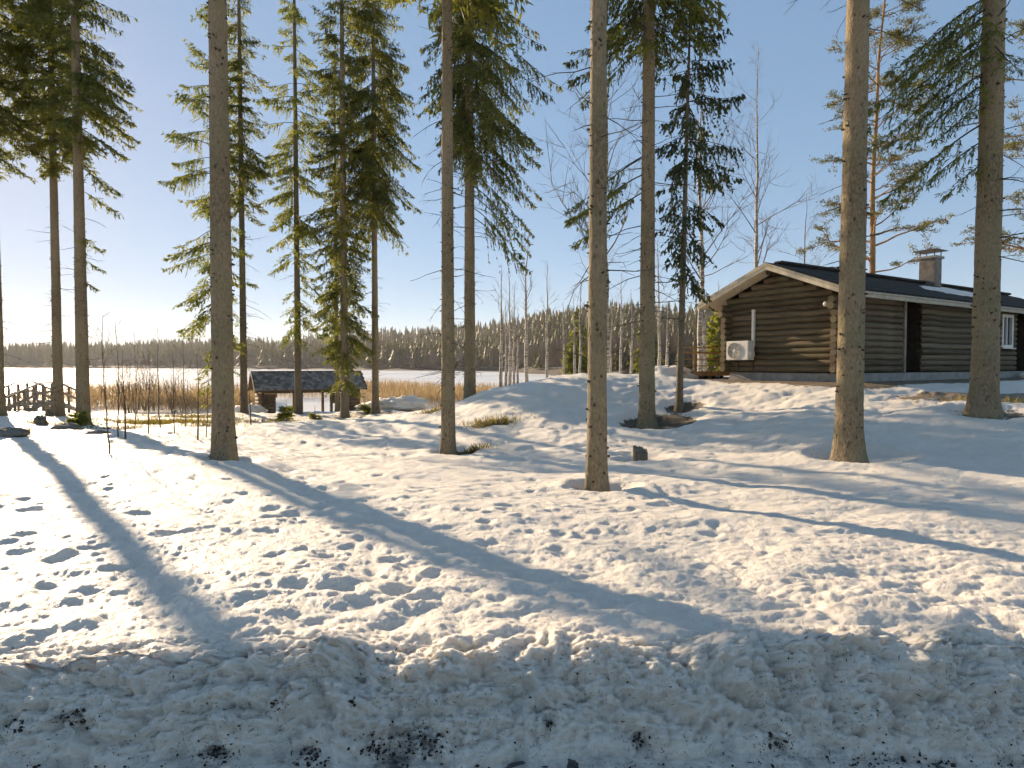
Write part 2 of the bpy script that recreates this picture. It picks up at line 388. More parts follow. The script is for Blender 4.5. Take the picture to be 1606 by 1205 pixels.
M_rock = simple('mossy_rock', [(0.3, (0.10, 0.095, 0.085)), (0.5, (0.2, 0.19, 0.17)), (0.7, (0.13, 0.13, 0.05))], 5, 'World', (1, 1, 1), 0.9, 0.5, 0.02)
def glass_mat():
    k = NT('window_glass'); return k.done((0.03, 0.035, 0.04), 0.04, None, 0.6)
M_glass = glass_mat()
M_orange = simple('orange_cloth', [(0.3, (0.45, 0.22, 0.03)), (0.7, (0.6, 0.33, 0.06))], 9, 'World', (1, 1, 1), 0.8, 0.2, 0.002)

# ------------------------------------------------------------------ terrain
# trunk positions read off the photograph: key -> (pixel x, pixel y of the foot, depth m, trunk radius m, melt-hole radius, bare ground 0..1)
TP = {
 'edge':   (-3, 650, 22, 0.21, 0.6, 0.8), 'leftA': (92, 652, 23.5, 0.17, 0.7, 1.0), 'leftB': (131, 668, 21, 0.20, 0.7, 1.0),
 'bigA':   (351, 727, 9.8, 0.165, 0.45, 0.2), 'behindA': (338, 650, 26, 0.10, 0.5, 0.6), 'slimA': (383, 651, 27, 0.15, 0.5, 0.6),
 'shedT':  (468, 646, 28, 0.15, 0.5, 0.7), 'midA': (541, 659, 26, 0.17, 0.8, 1.0), 'midAb': (529, 648, 28.5, 0.10, 0.4, 0.5),
 'midB':   (589, 648, 27, 0.15, 0.8, 0.9), 'pairA': (703, 716, 13, 0.145, 0.5, 0.75), 'pairB': (737, 661, 21, 0.20, 0.9, 1.0),
 'nearB':  (936, 770, 8.0, 0.125, 0.42, 0.1), 'mound': (1014, 672, 15, 0.19, 1.0, 1.0), 'thin': (1065, 642, 16.0, 0.09, 0.6, 0.9),
 'nearC':  (1330, 722, 10, 0.20, 0.75, 0.35), 'nearD': (1543, 638, 11.5, 0.215, 0.8, 0.6),
}
CTRL = [  # (x, y, z) anchors of the snow surface
 (-3, 3, .24), (0, 3, .27), (3, 3, .26), (-8, 3, .24), (8, 3, .28), (-16, 3, .25), (16, 4, .4), (-4, 5, .24), (0, 5.5, .22), (4, 5.5, .24), (8, 7, .3),
 tuple(at(351, 720, 9.8)), tuple(at(936, 764, 8)), tuple(at(1330, 708, 10.2)), tuple(at(1543, 634, 11.6)), tuple(at(1014, 662, 15.3)),
 tuple(at(1065, 638, 16.1)), tuple(at(1020, 590, 19.3)), tuple(at(1070, 591, 19.6)), tuple(at(900, 592, 18.8)), tuple(at(703, 712, 13)), tuple(at(737, 656, 21)), tuple(at(589, 646, 27)), tuple(at(541, 656, 26)),
 tuple(at(468, 648, 28)), tuple(at(383, 650, 27)), tuple(at(131, 666, 21)), tuple(at(92, 652, 23.5)), tuple(at(-3, 650, 22)),
 tuple(at(950, 589, 19)), tuple(at(850, 597, 19)), tuple(at(765, 616, 20.5)), tuple(at(690, 645, 21)), tuple(at(1140, 594, 19.5)),
 tuple(at(1420, 640, 13)), tuple(at(1420, 606, 16)), tuple(at(1250, 602, 16.8)), tuple(at(1600, 640, 12.5)), tuple(at(1600, 612, 15.5)),
 tuple(at(1150, 690, 12.5)), tuple(at(1250, 650, 13.2)), tuple(at(1500, 700, 10.2)), tuple(at(1003, 722, 11.0)), tuple(at(200, 690, 14)),
 tuple(at(870, 680, 14)), tuple(at(560, 690, 16)), 
 (9, 22, 1.25), (14, 24, 1.28), (20, 22, 1.3), (6, 24, 1.2), (12, 34, .9), (24, 34, 1.2), (3.5, 28, .2), (0, 27, -.5), (3, 45, -1.5), (14, 50, -.4),
 (-6, 40, -1.5), (-15, 37, -1.55), (-26, 36, -1.55), (-40, 36, -1.5), (-11, 32, -.95), (-20, 29, -.6), (-30, 24, -.2), (-40, 15, .2), (-9, 8, .2), (-20, 10, .2),
 (-8, 16, .0), (30, 10, 1.0), (40, 24, 1.3), (40, 45, 1.0), (24, 50, 0.4), (-14, 56, -2.0), (0, 56, -2.0), (-40, 56, -2.2), (12, 60, -1.3), (40, 60, .5), (24, 62, -.2),
]
CTRL = np.array(CTRL, float)
def _tps():
    X = CTRL[:, :2]; n = len(X); d = np.linalg.norm(X[:, None] - X[None], axis=2)
    K = np.where(d > 0, d * d * np.log(d + 1e-12), 0) + np.eye(n) * 0.6
    P = np.hstack([np.ones((n, 1)), X]); A = np.block([[K, P], [P.T, np.zeros((3, 3))]])
    return np.linalg.solve(A, np.concatenate([CTRL[:, 2], np.zeros(3)]))
_W = _tps()
def base_h(x, y):
    x = np.asarray(x, float); y = np.asarray(y, float); sh = x.shape; x = x.ravel(); y = y.ravel(); out = _W[-3] + _W[-2] * x + _W[-1] * y
    for (cx, cy, _), w in zip(CTRL, _W[:-3]):
        r2 = (x - cx) ** 2 + (y - cy) ** 2 + 1e-12; out += w * 0.5 * r2 * np.log(r2)
    return out.reshape(sh)

WELLS = []
for k_, (px, py, d, r, wr, br) in TP.items():
    p = at(px, py, d); WELLS.append((p[0], p[1], r, wr, br, 0.16 if d < 12 else 0.13))
_ps = at(1003, 724, 11.0); WELLS.append((_ps[0], _ps[1], 0.16, 0.5, 0.1, 0.14))

rs = np.random.RandomState(3)
PRINTS = []
for i in range(230):
    PRINTS.append((rs.uniform(-5.5, 2.5), rs.uniform(3.9, 9.5), rs.uniform(0, math.pi), rs.uniform(.05, .10), rs.uniform(.010, .026)))
# two walked tracks
for (x0, y0, x1, y1, n) in ((-3.8, 4.4, 0.3, 9.0, 15), (-0.6, 4.2, -3.2, 9.2, 14), (-5.2, 6.2, 1.6, 6.6, 18)):
    for i in range(n):
        t = i / (n - 1); a = math.atan2(y1 - y0, x1 - x0)
        PRINTS.append((x0 + (x1 - x0) * t + (0.11 if i % 2 else -0.11) * math.sin(a) + rs.normal() * .04, y0 + (y1 - y0) * t + (0.11 if i % 2 else -.11) * math.cos(a) + rs.normal() * .04, a, .115, rs.uniform(.016, .034)))

def crest_y(x): return 3.02 - 0.035 * np.clip(-x, 0, 3) + 0.10 * pn(x * .9, x * 0 + .3, 5) + 0.05 * pn(x * 2.6, x * 0 + .3, 6)
def toe_y(x): return crest_y(x) - 0.31 + 0.05 * pn(x * 2.1, x * 0, 8)
GRAVX = None
HK = at(1318, 600, 16.8); HROT = math.atan2(.537, .843)
_hv = np.array([math.cos(HROT), math.sin(HROT)]); _hu = np.array([-_hv[1], _hv[0]])

def surface(x, y, detail=True):
    """snow surface height plus masks; x, y arrays"""
    z = base_h(x, y)
    fade = sstep(2.9, 3.6, y)
    near = 1.0
    if detail:
        wx = x + .18 * pn(x * 1.3, y * 1.3, 21); wy = y + .18 * pn(x * 1.3, y * 1.3, 22)
        am = .8 + .3 * sstep(9, 4, y)
        z = z + .05 * pn(wx * .55, wy * .55, 1) + .030 * pn(wx * 1.15, wy * 1.5, 2)
        b = np.abs(pn(wx * 2.0, wy * 2.9, 3)); z = z + .024 * (b - .25) * am
        z = z + am * ((.014 * pn(wx * 3.6, wy * 5.6, 4) + .012 * np.abs(pn(wx * 5.8, wy * 8.5, 9))) + .006 * pn(x * 12, y * 15, 10))
        z = z + .005 * pn(x * 27, y * 27, 11) * am + .004 * pn(x * 55, y * 55, 12) * sstep(7, 4, y)
        nr_ = sstep(6.5, 3.6, y); z = z + nr_ * (.009 * domes(wx * 8, wy * 9, 4) + .006 * domes(x * 18 + .4 * pn(x * 9, y * 9, 13), y * 20, 5))
    if detail: z = z + sstep(8, 12, y) * (.045 * pn(wx * 1.3, wy * 2.7, 14) + .034 * np.abs(pn(wx * 2.4, wy * 5.0, 15)) + .014 * pn(wx * 5, wy * 9, 16))
    bare = np.zeros_like(z); grav = np.zeros_like(z)
    for (cx, cy, r, wr, br, dep) in WELLS:
        # melt hole, stretched to the right of the trunk (away from the sun side)
        dx = (x - cx - 0.25 * wr); dy = (y - cy) * 1.15; dd = np.hypot(dx, dy)
        m = 1 - sstep(wr * .35, wr * 1.25, dd); z = z - dep * m
        lip = np.exp(-((dd - wr * 1.25) / (.22 * wr + .08)) ** 2); z = z + .03 * lip
        bare = np.maximum(bare, br * (1 - sstep(wr * .45, wr * 1.35, dd)))
    for (cx, cy, a, rr, dep) in PRINTS:
        m = (np.abs(x - cx) < .6) & (np.abs(y - cy) < .6)
        if not m.any(): continue
        dx, dy = x[m] - cx, y[m] - cy; ca, sa = math.cos(a), math.sin(a)
        q = np.hypot((dx * ca + dy * sa) / 1.35, (-dx * sa + dy * ca)) / rr
        z[m] += -dep * (1 - sstep(.15, 1.25, q)) + dep * .22 * np.exp(-((q - 1.25) / .22) ** 2)
    # thawed strip round the cabin: local cabin coordinates
    lx = (x - HK[0]) * _hv[0] + (y - HK[1]) * _hv[1]; ly = (x - HK[0]) * _hu[0] + (y - HK[1]) * _hu[1]
    outx = np.maximum(np.maximum(-lx, lx - 30), 0); outy = np.maximum(np.maximum(-ly, ly - 4.0), 0)
    dist = np.hypot(outx, outy)
    grav = 1 - sstep(0.8, 2.3, dist + .25 * pn(x * .8, y * .8, 31)) 
    p2 = at(1600, 622, 14.0); grav = np.maximum(grav, .75 * (1 - sstep(.8, 2.6, np.hypot((x - p2[0]) * .55, (y - p2[1]) * 1.6))))
    p3 = at(1135, 593, 20.2); grav = np.maximum(grav, .95 * (1 - sstep(.6, 2.2, np.hypot((x - p3[0]) * .8, (y - p3[1]) * 1.2))))
    flat = 1 - sstep(0.8, 2.3, dist)
    z = z * (1 - flat) + (HK[2] + .0 * z) * flat + flat * .012 * pn(x * 6, y * 6, 33)
    # mossy thawed patches on the shore slope
    for (px, py, d, rx, ry, s) in ((260, 652, 22, 2.4, .9, 1.0), (70, 665, 20, 1.0, .5, .8), (20, 690, 15, .7, .35, .9), (770, 690, 15.5, .8, .4, .8), (830, 655, 20, .7, .4, .5),
                                   (680, 672, 18, .5, .35, .6), (330, 672, 19, 1.1, .4, .85), (420, 668, 22, 1.4, .45, .6), (190, 668, 18, 1.3, .45, .85), (735, 712, 13.1, .45, .14, .8),
                                   (300, 648, 25, 2.4, .8, .85)):
        p = at(px, py, d); q = np.hypot((x - p[0]) / rx, (y - p[1]) / ry); bare = np.maximum(bare, s * (1 - sstep(.3, 1.25, q)))
    bare = np.maximum(bare, .46 * sstep(17, 24, y) * sstep(.5, -6, x) * (1 - sstep(26, 33, y)))
    return z, bare, grav

def ground_z(x, y):
    z, _, _ = surface(np.array([float(x)]), np.array([float(y)]), False); return float(z[0])

def build_ground():
    # rows: toe of the bank -> shore, denser where the ground is seen steeply; columns: fan, coarse outside
    r1 = np.linspace(0, 1, 150)               # bank face, parameter across toe..crest
    r2 = np.concatenate([np.geomspace(3.02, 8, 225)[1:], np.geomspace(8, 20, 135)[1:], np.geomspace(20, 64, 80)[1:]])
    t = np.concatenate([-1.0 - np.geomspace(.03, 8.0, 26)[::-1], np.linspace(-1.0, 1.0, 660), 1.0 + np.geomspace(.03, 8.0, 26)])
    rows = []
    X = []; Y = []; Q = []
    for q in r1:
        hw = 1.02 * 2.9 + .8; xs = np.clip(t, -6, 6) * hw; c = crest_y(xs); to = toe_y(xs)
        X.append(xs); Y.append(to - .25 + (c - to + .25) * q); Q.append(np.full_like(xs, q))
    for yy in r2:
        hw = 1.02 * yy + .8; tt = np.where(np.abs(t) > 1, np.sign(t) * (1 + (np.abs(t) - 1) * max(1 / 1, 1)), t)
        xs = tt * hw; xs = np.clip(xs, -75, 75); f = sstep(5.0, 3.0, yy); cc = crest_y(np.clip(xs, -30, 30))
        X.append(xs); Y.append(yy + (cc - 3.02) * f); Q.append(np.full_like(xs, 1.0 + (yy - 3.02)))
    X = np.array(X); Y = np.array(Y); Q = np.array(Q)
    z, bare, grav = surface(X, np.maximum(Y, 3.0))
    # ploughed bank
    c = crest_y(X); to = toe_y(X)
    h = np.clip((Y - to) / (c - to), 0, 1.6)
    prof = np.where(h < 1, 1 - (1 - np.clip(h, 0, 1)) ** 1.35, 1.0)
    prof = np.where(Y < to, 0, prof)
    inb = 1 - sstep(0.0, .5, Y - c)
    zb = -0.015 + (z + .015) * prof
    z = np.where(Y < c, zb, z)
    z = z + .035 * np.exp(-((Y - c - .05) / .16) ** 2) * (1 + 1.6 * pn(X * 2.2, Y * 0, 40))
    # chunky lumps pushed out along the face normal
    u = (Y - to) * 1.0 + z * 0.9
    lump = (.15 * (np.abs(pn(X * 2.6, u * 3.4, 41)) - .22) + .05 * (np.abs(pn(X * 6.3 + 3, u * 7.0, 42)) - .2)) + .035 * (np.abs(pn(X * 14, u * 15, 43)) - .2) + .075 * (domes(X * 7 + .5 * pn(X * 5, u * 5, 48), u * 7, 1) - .4) + .040 * (domes(X * 16 + .4 * pn(X * 9, u * 9, 49), u * 16, 2) - .4) + .017 * (domes(X * 36, u * 36, 3) - .4) + .018 * pn(X * 32, u * 32, 44) + .010 * pn(X * 68, u * 68, 45)
    amp = inb * np.clip(h * 3.0 + .25, 0, 1)
    Y2 = Y - .75 * lump * amp; z2 = z + .60 * lump * amp + .014 * pn(X * 2.3, Y * 3, 46) * inb
    z2 = z2 + .05 * (np.abs(pn(X * 2.2, Y * 3.2, 47)) - .2) * (sstep(.0, .15, Y - c) * (1 - sstep(.8, 2.2, Y - c)))
    pit = np.zeros_like(X)
    for (px, py, w_, hh, dep) in ((640, 1165, .22, .11, .05), (345, 1180, .09, .05, .05), (490, 1185, .07, .05, .045), (435, 1105, .05, .05, .03), (1000, 1160, .05, .04, .03), (860, 1130, .04, .05, .025), (1210, 1165, .07, .035, .03), (1480, 1190, .2, .02, .02), (120, 1130, .1, .04, .03)):
        p = at(px, py, 2.85); q = np.hypot((X - p[0]) / w_, (z - p[2]) / hh); m = (1 - sstep(.4, 1.1, q)) * (Y < c + .1); pit = np.maximum(pit, m); Y2 = Y2 + m * dep
    dirt = np.clip(.10 * inb * (1 - .55 * sstep(.25, 1.0, h)) + .6 * (1 - sstep(-.01, .045, z2)) * (Y < c), 0, 1)
    dirt = np.maximum(dirt, pit * 1.4)
    bare = np.where(Y < c + .2, 0, bare)
    V = np.stack([X, Y2, z2], -1).reshape(-1, 3); nr, nc = X.shape
    i = np.arange(nr - 1)[:, None] * nc; j = np.arange(nc - 1)[None]
    Fq = np.stack([i + j, i + j + 1, i + nc + j + 1, i + nc + j], -1).reshape(-1, 4)
    me = np_mesh('snow_ground', V, Fq, [M_snow])
    for nm, a in (('dirt', dirt), ('bare', bare), ('gravel', grav)):
        at_ = me.attributes.new(nm, 'FLOAT', 'POINT'); at_.data.foreach_set('value', a.ravel().astype(np.float32))
    o = link('snow_ground', me); tag(o, 'lumpy melting snow covering the yard down to the lake', None, None, 'structure')
build_ground()
_bankX = np.linspace(-40, 40, 2)
def sheet(name, x0, x1, y0, y1, z, mat, label, nx=2, ny=2):
    xs = np.linspace(x0, x1, nx); ys = np.linspace(y0, y1, ny); X, Y = np.meshgrid(xs, ys); V = np.stack([X, Y, np.full_like(X, z)], -1).reshape(-1, 3)
    i = np.arange(ny - 1)[:, None] * nx; j = np.arange(nx - 1)[None]; Fq = np.stack([i + j, i + j + 1, i + nx + j + 1, i + nx + j], -1).reshape(-1, 4)
    o = link(name, np_mesh(name, V, Fq, [mat], False)); tag(o, label, None, None, 'structure'); return o
sheet('road', -90, 90, -3.2, 2.9, -.02, M_road, 'dark gravel road below the ploughed snow bank')
sheet('ground', -400, 400, -400, -3.2, .02, M_snow_plain, 'snow covered ground behind the road')
LAKE = -1.6
sheet('lake', -1650, 1650, 30, 1550, LAKE, M_ice, 'frozen snow covered lake', 40, 40)

# ------------------------------------------------------------------ far hills and forest
def shore_y(x):
    """distance of the far shore along y for each x"""
    r = np.arctan2(x, 300.0)
    a = np.interp(x, [-1200, -560, -300, -120, -40, 0, 22, 60, 200, 1500], [900, 640, 560, 420, 330, 290, 150, 95, 90, 90]); return a
def hill_h(x, y):
    s = shore_y(x); d = y - s
    big = np.interp(x, [-1500, -500, -250, -80, 60, 300, 900], [19, 20, 24, 30, 32, 24, 20])
    h = LAKE - .4 + 2.2 * sstep(-4, 14, d) + big * sstep(20, 430, d) * (1 + .22 * pn(x * .006, y * .006, 51)) + .8 * pn(x * .03, y * .03, 52) * sstep(0, 40, d)
    return h
def build_hills():
    xs = np.concatenate([np.linspace(-1600, -120, 60), np.linspace(-112, 250, 60), np.linspace(270, 1600, 20)]); ys = np.concatenate([np.linspace(66, 330, 50), np.linspace(340, 1500, 40)])
    X, Y = np.meshgrid(xs, ys); Z = hill_h(X, Y); V = np.stack([X, Y, Z], -1).reshape(-1, 3); nx = len(xs); ny = len(ys)
    i = np.arange(ny - 1)[:, None] * nx; j = np.arange(nx - 1)[None]; Fq = np.stack([i + j, i + j + 1, i + nx + j + 1, i + nx + j], -1).reshape(-1, 4)
    m = simple('forest_floor', [(0.35, (0.06, 0.05, 0.035)), (0.6, (0.13, 0.11, 0.085)), (0.72, (0.6, 0.6, 0.6))], .05, 'World', (1, 1, 1), .95, .2, .1)
    o = link('hills', np_mesh('hills', V, Fq, [m])); tag(o, 'low wooded hills across the lake', None, None, 'structure')
build_hills()

def far_conifers(P, H, Rr, rng, tiers=7, per=9):
    """ragged little spruces: tiers of drooping spikes, vectorised"""
    n = len(P); Vs = []; Fs = []; base = 0
    for t in range(tiers):
        f = t / tiers; z0 = H * (.10 + .86 * f); rad = Rr * (1 - f) ** .8 * rng.uniform(.75, 1.2, n) + .15
        for k in range(per):
            a = rng.uniform(0, 2 * math.pi, n); da = .42
            top = P + np.stack([0 * z0, 0 * z0, z0 + H * .20], -1)
            l = P + np.stack([np.cos(a - da) * rad, np.sin(a - da) * rad, z0 - H * .02 * rng.uniform(0, 2, n)], -1)
            r_ = P + np.stack([np.cos(a + da) * rad, np.sin(a + da) * rad, z0 - H * .02 * rng.uniform(0, 2, n)], -1)
            Vs.append(np.stack([top, l, r_], 1).reshape(-1, 3)); Fs.append(np.arange(n * 3).reshape(n, 3) + base); base += n * 3
    return np.concatenate(Vs), np.concatenate(Fs)
def far_bare(P, H, Rr, rng, per=34):
    """leafless crowns seen far away: many thin upright twig slivers round a pale stem"""
    n = len(P); Vs = []; Fs = []; base = 0
    def tri(a, b, w):
        nonlocal base
        sd_ = np.stack([w, 0 * w, 0 * w], -1); Vs.append(np.stack([a - sd_, a + sd_, b], 1).reshape(-1, 3)); Fs.append(np.arange(n * 3).reshape(n, 3) + base); base += n * 3
    for k in range(per):
        z0 = H * rng.uniform(.2, .75, n); a = rng.uniform(0, 6.283, n); l = H * rng.uniform(.12, .3, n); rr = Rr * rng.uniform(.3, 1, n)
        p = P + np.stack([np.cos(a) * rr * .35, np.sin(a) * rr * .35, z0], -1); q = P + np.stack([np.cos(a) * rr, np.sin(a) * rr, z0 + l], -1)
        tri(p, q, np.full(n, .10) + H * .004)
    return np.concatenate(Vs), np.concatenate(Fs)

def far_forest():
    rng = np.random.RandomState(11); con = []; dec = []
    ang = rng.uniform(-.92, .9, 8600); dep = rng.uniform(0, 1, 8600) ** 1.6 * 520
    for a, dd in zip(ang, dep):
        # march to the shore along this bearing
        ds = np.linspace(70, 1100, 120); x = np.sin(a) * ds; y = np.cos(a) * ds; k = np.argmax(y > shore_y(x) + 3)
        D = ds[k] + dd; p = (math.sin(a) * D, math.cos(a) * D)
        if p[1] < 95: continue
        cl = pn(np.array([p[0] * .012]), np.array([p[1] * .012]), 61)[0] + .18 * rng.normal() 
        fr = .38 - min(dd, 120) / 170
        (dec if cl < fr - .2 else con).append((p[0], p[1], float(hill_h(np.array(p[0]), np.array(p[1])))))
    con = np.array(con); dec = np.array(dec)
    sc_ = np.interp(np.hypot(con[:, 0], con[:, 1]), [90, 180, 300, 600, 900], [.42, .6, .9, 1.5, 1.6])
    V, Fq = far_conifers(con, rng.uniform(8, 15.5, len(con)) * sc_, rng.uniform(1.8, 3.2, len(con)) * sc_, rng, 6, 7)
    m1 = needle_mat('far_conifer', (0.05, 0.053, 0.024), (0.095, 0.092, 0.038), (0.16, 0.145, 0.055), .3)
    o = link('conifer_forest', np_mesh('conifer_forest', V, Fq, [m1], False)); tag(o, 'dark conifer forest on the hills across the lake', 'forest', None, 'stuff')
    V, Fq = far_bare(dec, rng.uniform(7, 12, len(dec)), rng.uniform(1.2, 2.4, len(dec)), rng)
    m2 = simple('far_bare_wood', [(0.3, (0.12, 0.085, 0.06)), (0.7, (0.26, 0.19, 0.135))], .2, 'World', (1, 1, 1), .9, 0, .01)
    o = link('leafless_forest', np_mesh('leafless_forest', V, Fq, [m2], False)); tag(o, 'brown leafless wood fringing the far shore', 'forest', None, 'stuff')
far_forest()

# ------------------------------------------------------------------ tree builders
def trunk_mesh(name, H, r0, rng, mat, lean=(0, 0), sides=22, flare=.5, taper=.78, zmax=None, crook=.0, knots=True, z0=-.5, ring=.14, rough=1.0):
    zm = zmax or H; n = int(max(30, zm / ring)); z = z0 + (zm - z0) * np.linspace(0, 1, n) ** 1.05
    zz = np.clip(z, 0, None)
    cx = lean[0] * zz / 10 + crook * (pn(z * .16, z * 0, rng.randint(1000))); cy = lean[1] * zz / 10 + crook * pn(z * .16, z * 0 + 4, rng.randint(1000))
    c0 = np.argmin(np.abs(z)); cx -= cx[c0]; cy -= cy[c0]
    r = r0 * (1 - taper * np.clip(zz / H, 0, 1)) ** .9 * (1 + flare * np.exp(-np.clip(z + .05, 0, None) / .28))
    a = np.arange(sides) * 2 * math.pi / sides; A, Zg = np.meshgrid(a, z)
    sd_ = rng.randint(1000)
    fl = 1 + .10 * np.exp(-np.clip(Zg, 0, None) / .35) * np.cos(A * 5 + sd_) + .035 * pn(A / 6.283 * 6, Zg * 1.5, sd_) + .02 * rough * pn(A / 6.283 * 12, Zg * 6, sd_ + 1) + (.016 * np.abs(pn(A / 6.283 * 26, Zg * 14, sd_ + 2)) if ring < .1 else 0)
    Rr = r[:, None] * fl
    V = np.stack([cx[:, None] + Rr * np.cos(A), cy[:, None] + Rr * np.sin(A), Zg], -1).reshape(-1, 3)
    i = np.arange(n - 1)[:, None] * sides; j = np.arange(sides)[None]; j2 = (j + 1) % sides
    Q = np.stack([i + j, i + j2, i + sides + j2, i + sides + j], -1).reshape(-1, 4)
    def cen(zq): return np.stack([np.interp(zq, z, cx), np.interp(zq, z, cy), zq], -1)
    def rad(zq): return np.interp(zq, z, r)
    return np_mesh(name, V, Q, [mat]), cen, rad

def dead_twigs(cen, rad, z0, z1, dens, rng, lmax=.9, stub=14.0):
    """dry side twigs and short stubs on the bare lower trunk"""
    P0, P1, A0, A1 = [], [], [], []
    n = int((z1 - z0) * dens)
    for _ in range(n):
        z = rng.uniform(z0, z1); a = rng.uniform(0, 6.283); L = lmax * rng.uniform(.25, 1) ** 1.3; c = cen(np.array(z)); r = rad(z)
        d = np.array([math.cos(a), math.sin(a), rng.uniform(-.35, .12)]); p = c + np.array([math.cos(a), math.sin(a), 0]) * r * .85; rr = .0045 + .005 * L
        m = 4
        for k in range(m):
            d = d + rng.normal(size=3) * .12 + np.array([0, 0, -.03]); d /= np.linalg.norm(d); q = p + d * L / m
            P0.append(p); P1.append(q); A0.append(rr * (1 - k / m * .75)); A1.append(rr * (1 - (k + 1) / m * .75))
            if rng.rand() < .75 and k > 0:
                e = d + rng.normal(size=3) * .55; e /= np.linalg.norm(e); P0.append(p); P1.append(p + e * L * rng.uniform(.12, .35)); A0.append(rr * .5); A1.append(rr * .2)
            p = q
    ns = int((z1 - .2) * stub)
    for _ in range(ns):
        z = rng.uniform(.2, z1); a = rng.uniform(0, 6.283); c = cen(np.array(z)); r = rad(z); d = np.array([math.cos(a), math.sin(a), rng.uniform(-.2, .3)])
        rr = rng.uniform(.008, .02) * min(1, r / .12); P0.append(c + d * r * .9); P1.append(c + d * (r + rng.uniform(.008, .05))); A0.append(rr * 1.25); A1.append(rr * .75)
    return sticks(P0, P1, A0, A1, 4)

def spruce_crown(cen, rad, H, zs, prof, rng, zhi, step=.30, per=5, droop=.35, hang=.30, shoot=.12, wid=.0165, dens=1.0, gap=.0, bias=None, extra=None, tipup=.15):
    """needle sprays on drooping boughs.  prof: (z, bough length) table.  Boughs above zhi are coarser."""
    WP0, WP1, WA, WB = [], [], [], []; SP, SD, SL, SW = [], [], [], []
    boughs = []
    z = zs
    while z < H - .25:
        L0 = np.interp(z, [p[0] for p in prof], [p[1] for p in prof]); hi = z < zhi
        st = step * (1 if hi else 1.9)
        for k in range(per):
            if rng.rand() < gap: continue
            a = rng.uniform(0, 6.283); zz = z + rng.uniform(-.5, .5) * st; L = L0 * rng.uniform(.5, 1.12)
            if bias is not None: L *= 1 + bias[1] * math.cos(a - bias[0])
            if L > .12: boughs.append((zz, a, L, hi))
        z += st * rng.uniform(.8, 1.2)
    for e in (extra or []): boughs.append((*e, True))
    for (z, a, L, hi) in boughs:
        f = np.clip((z - zs) / max(H - zs, .1), 0, 1); rise = -.18 - .25 * (1 - f) * droop / .35 + .75 * f ** 1.6
        c = cen(np.array(z)); out = np.array([math.cos(a), math.sin(a), 0]); sid = np.array([-out[1], out[0], 0])
        n = max(5, int(L / (.11 if hi else .24))); s = np.linspace(0, 1, n + 1)
        bend = rng.normal() * .12
        pts = c + out * (L * s * (1 - .06 * s))[:, None] + sid * (bend * L * s * s)[:, None] + np.array([0, 0, 1.0]) * (L * (rise * s - droop * s * s * (1 - f * .6) + (tipup + .12 * droop) * s ** 4))[:, None]
        rb = (.005 + .0075 * L); rr = rb * (1 - .82 * s)
        WP0.append(pts[:-1]); WP1.append(pts[1:]); WA.append(rr[:-1]); WB.append(rr[1:])
        # branchlets
        i0 = max(1, int(n * rng.uniform(.12, .34)))
        idx = np.arange(i0, n + 1); m = 3 if hi else 2
        P = np.repeat(pts[idx], m, 0); ss = np.repeat(s[idx], m); k = len(P)
        sgn = np.tile(np.array([-1, 1, 0])[:m], len(idx)) if m == 3 else np.tile([-1, 1], len(idx))
        l2 = ((.42 * L * (1 - ss) ** .8 + .13) * rng.uniform(.45, 1.15, k)) * np.where(sgn == 0, .75, 1)
        cl = pn(ss * L * 2.6 + z * 3.1, ss * 0 + a * 2, 77) + .35
        keep = (rng.rand(k) < dens * np.where(sgn == 0, .8, .95)) & (rng.rand(k) < .45 + 1.1 * cl); P, sgn, l2 = P[keep], sgn[keep], l2[keep]; k = len(P)
        if k == 0: continue
        fw = rng.uniform(.4, .95, k); D = out[None] * fw[:, None] + sid[None] * (sgn * rng.uniform(.6, 1.1, k))[:, None]
        D = D + np.array([0, 0, -1.0]) * (np.where(sgn == 0, 1.3, .25) * rng.uniform(.5, 1.3, k) * hang / .3)[:, None] + rng.normal(size=(k, 3)) * .12
        D /= np.linalg.norm(D, axis=1)[:, None]
        nn = max(2, int(np.ceil(l2.max() / (shoot * .55 if hi else shoot * 1.3))))
        for q in range(nn):
            t = (q + .5) / nn; on = l2 * t
            sel = rng.rand(k) < np.clip(l2 / l2.max() * 1.5, .35, 1)
            if not sel.any(): continue
            pp = P + D * on[:, None] + np.array([0, 0, -1.0]) * (hang * on * on * 1.1)[:, None]
            for sg in (-1, 1):
                perp = np.cross(D, np.array([0, 0, 1.0])); perp /= np.linalg.norm(perp, axis=1)[:, None] + 1e-6
                dd = D * .8 + perp * (sg * rng.uniform(.25, .85, k))[:, None] + np.array([0, 0, -1.0]) * (rng.uniform(-.1, .9, k) * hang / .3)[:, None] + rng.normal(size=(k, 3)) * .28
                dd /= np.linalg.norm(dd, axis=1)[:, None]
                SP.append(pp[sel]); SD.append(dd[sel]); sc_ = 1.0 if hi else 2.3
                SL.append((shoot * rng.uniform(.65, 1.35, k) * sc_)[sel]); SW.append((wid * rng.uniform(.7, 1.3, k) * sc_)[sel])
    V, Q = kites(np.concatenate(SP), np.concatenate(SD), np.concatenate(SL), np.concatenate(SW), rng)
    WV, WQ = sticks(np.concatenate(WP0), np.concatenate(WP1), np.concatenate(WA), np.concatenate(WB), 3)
    return (V, Q), (WV, WQ)

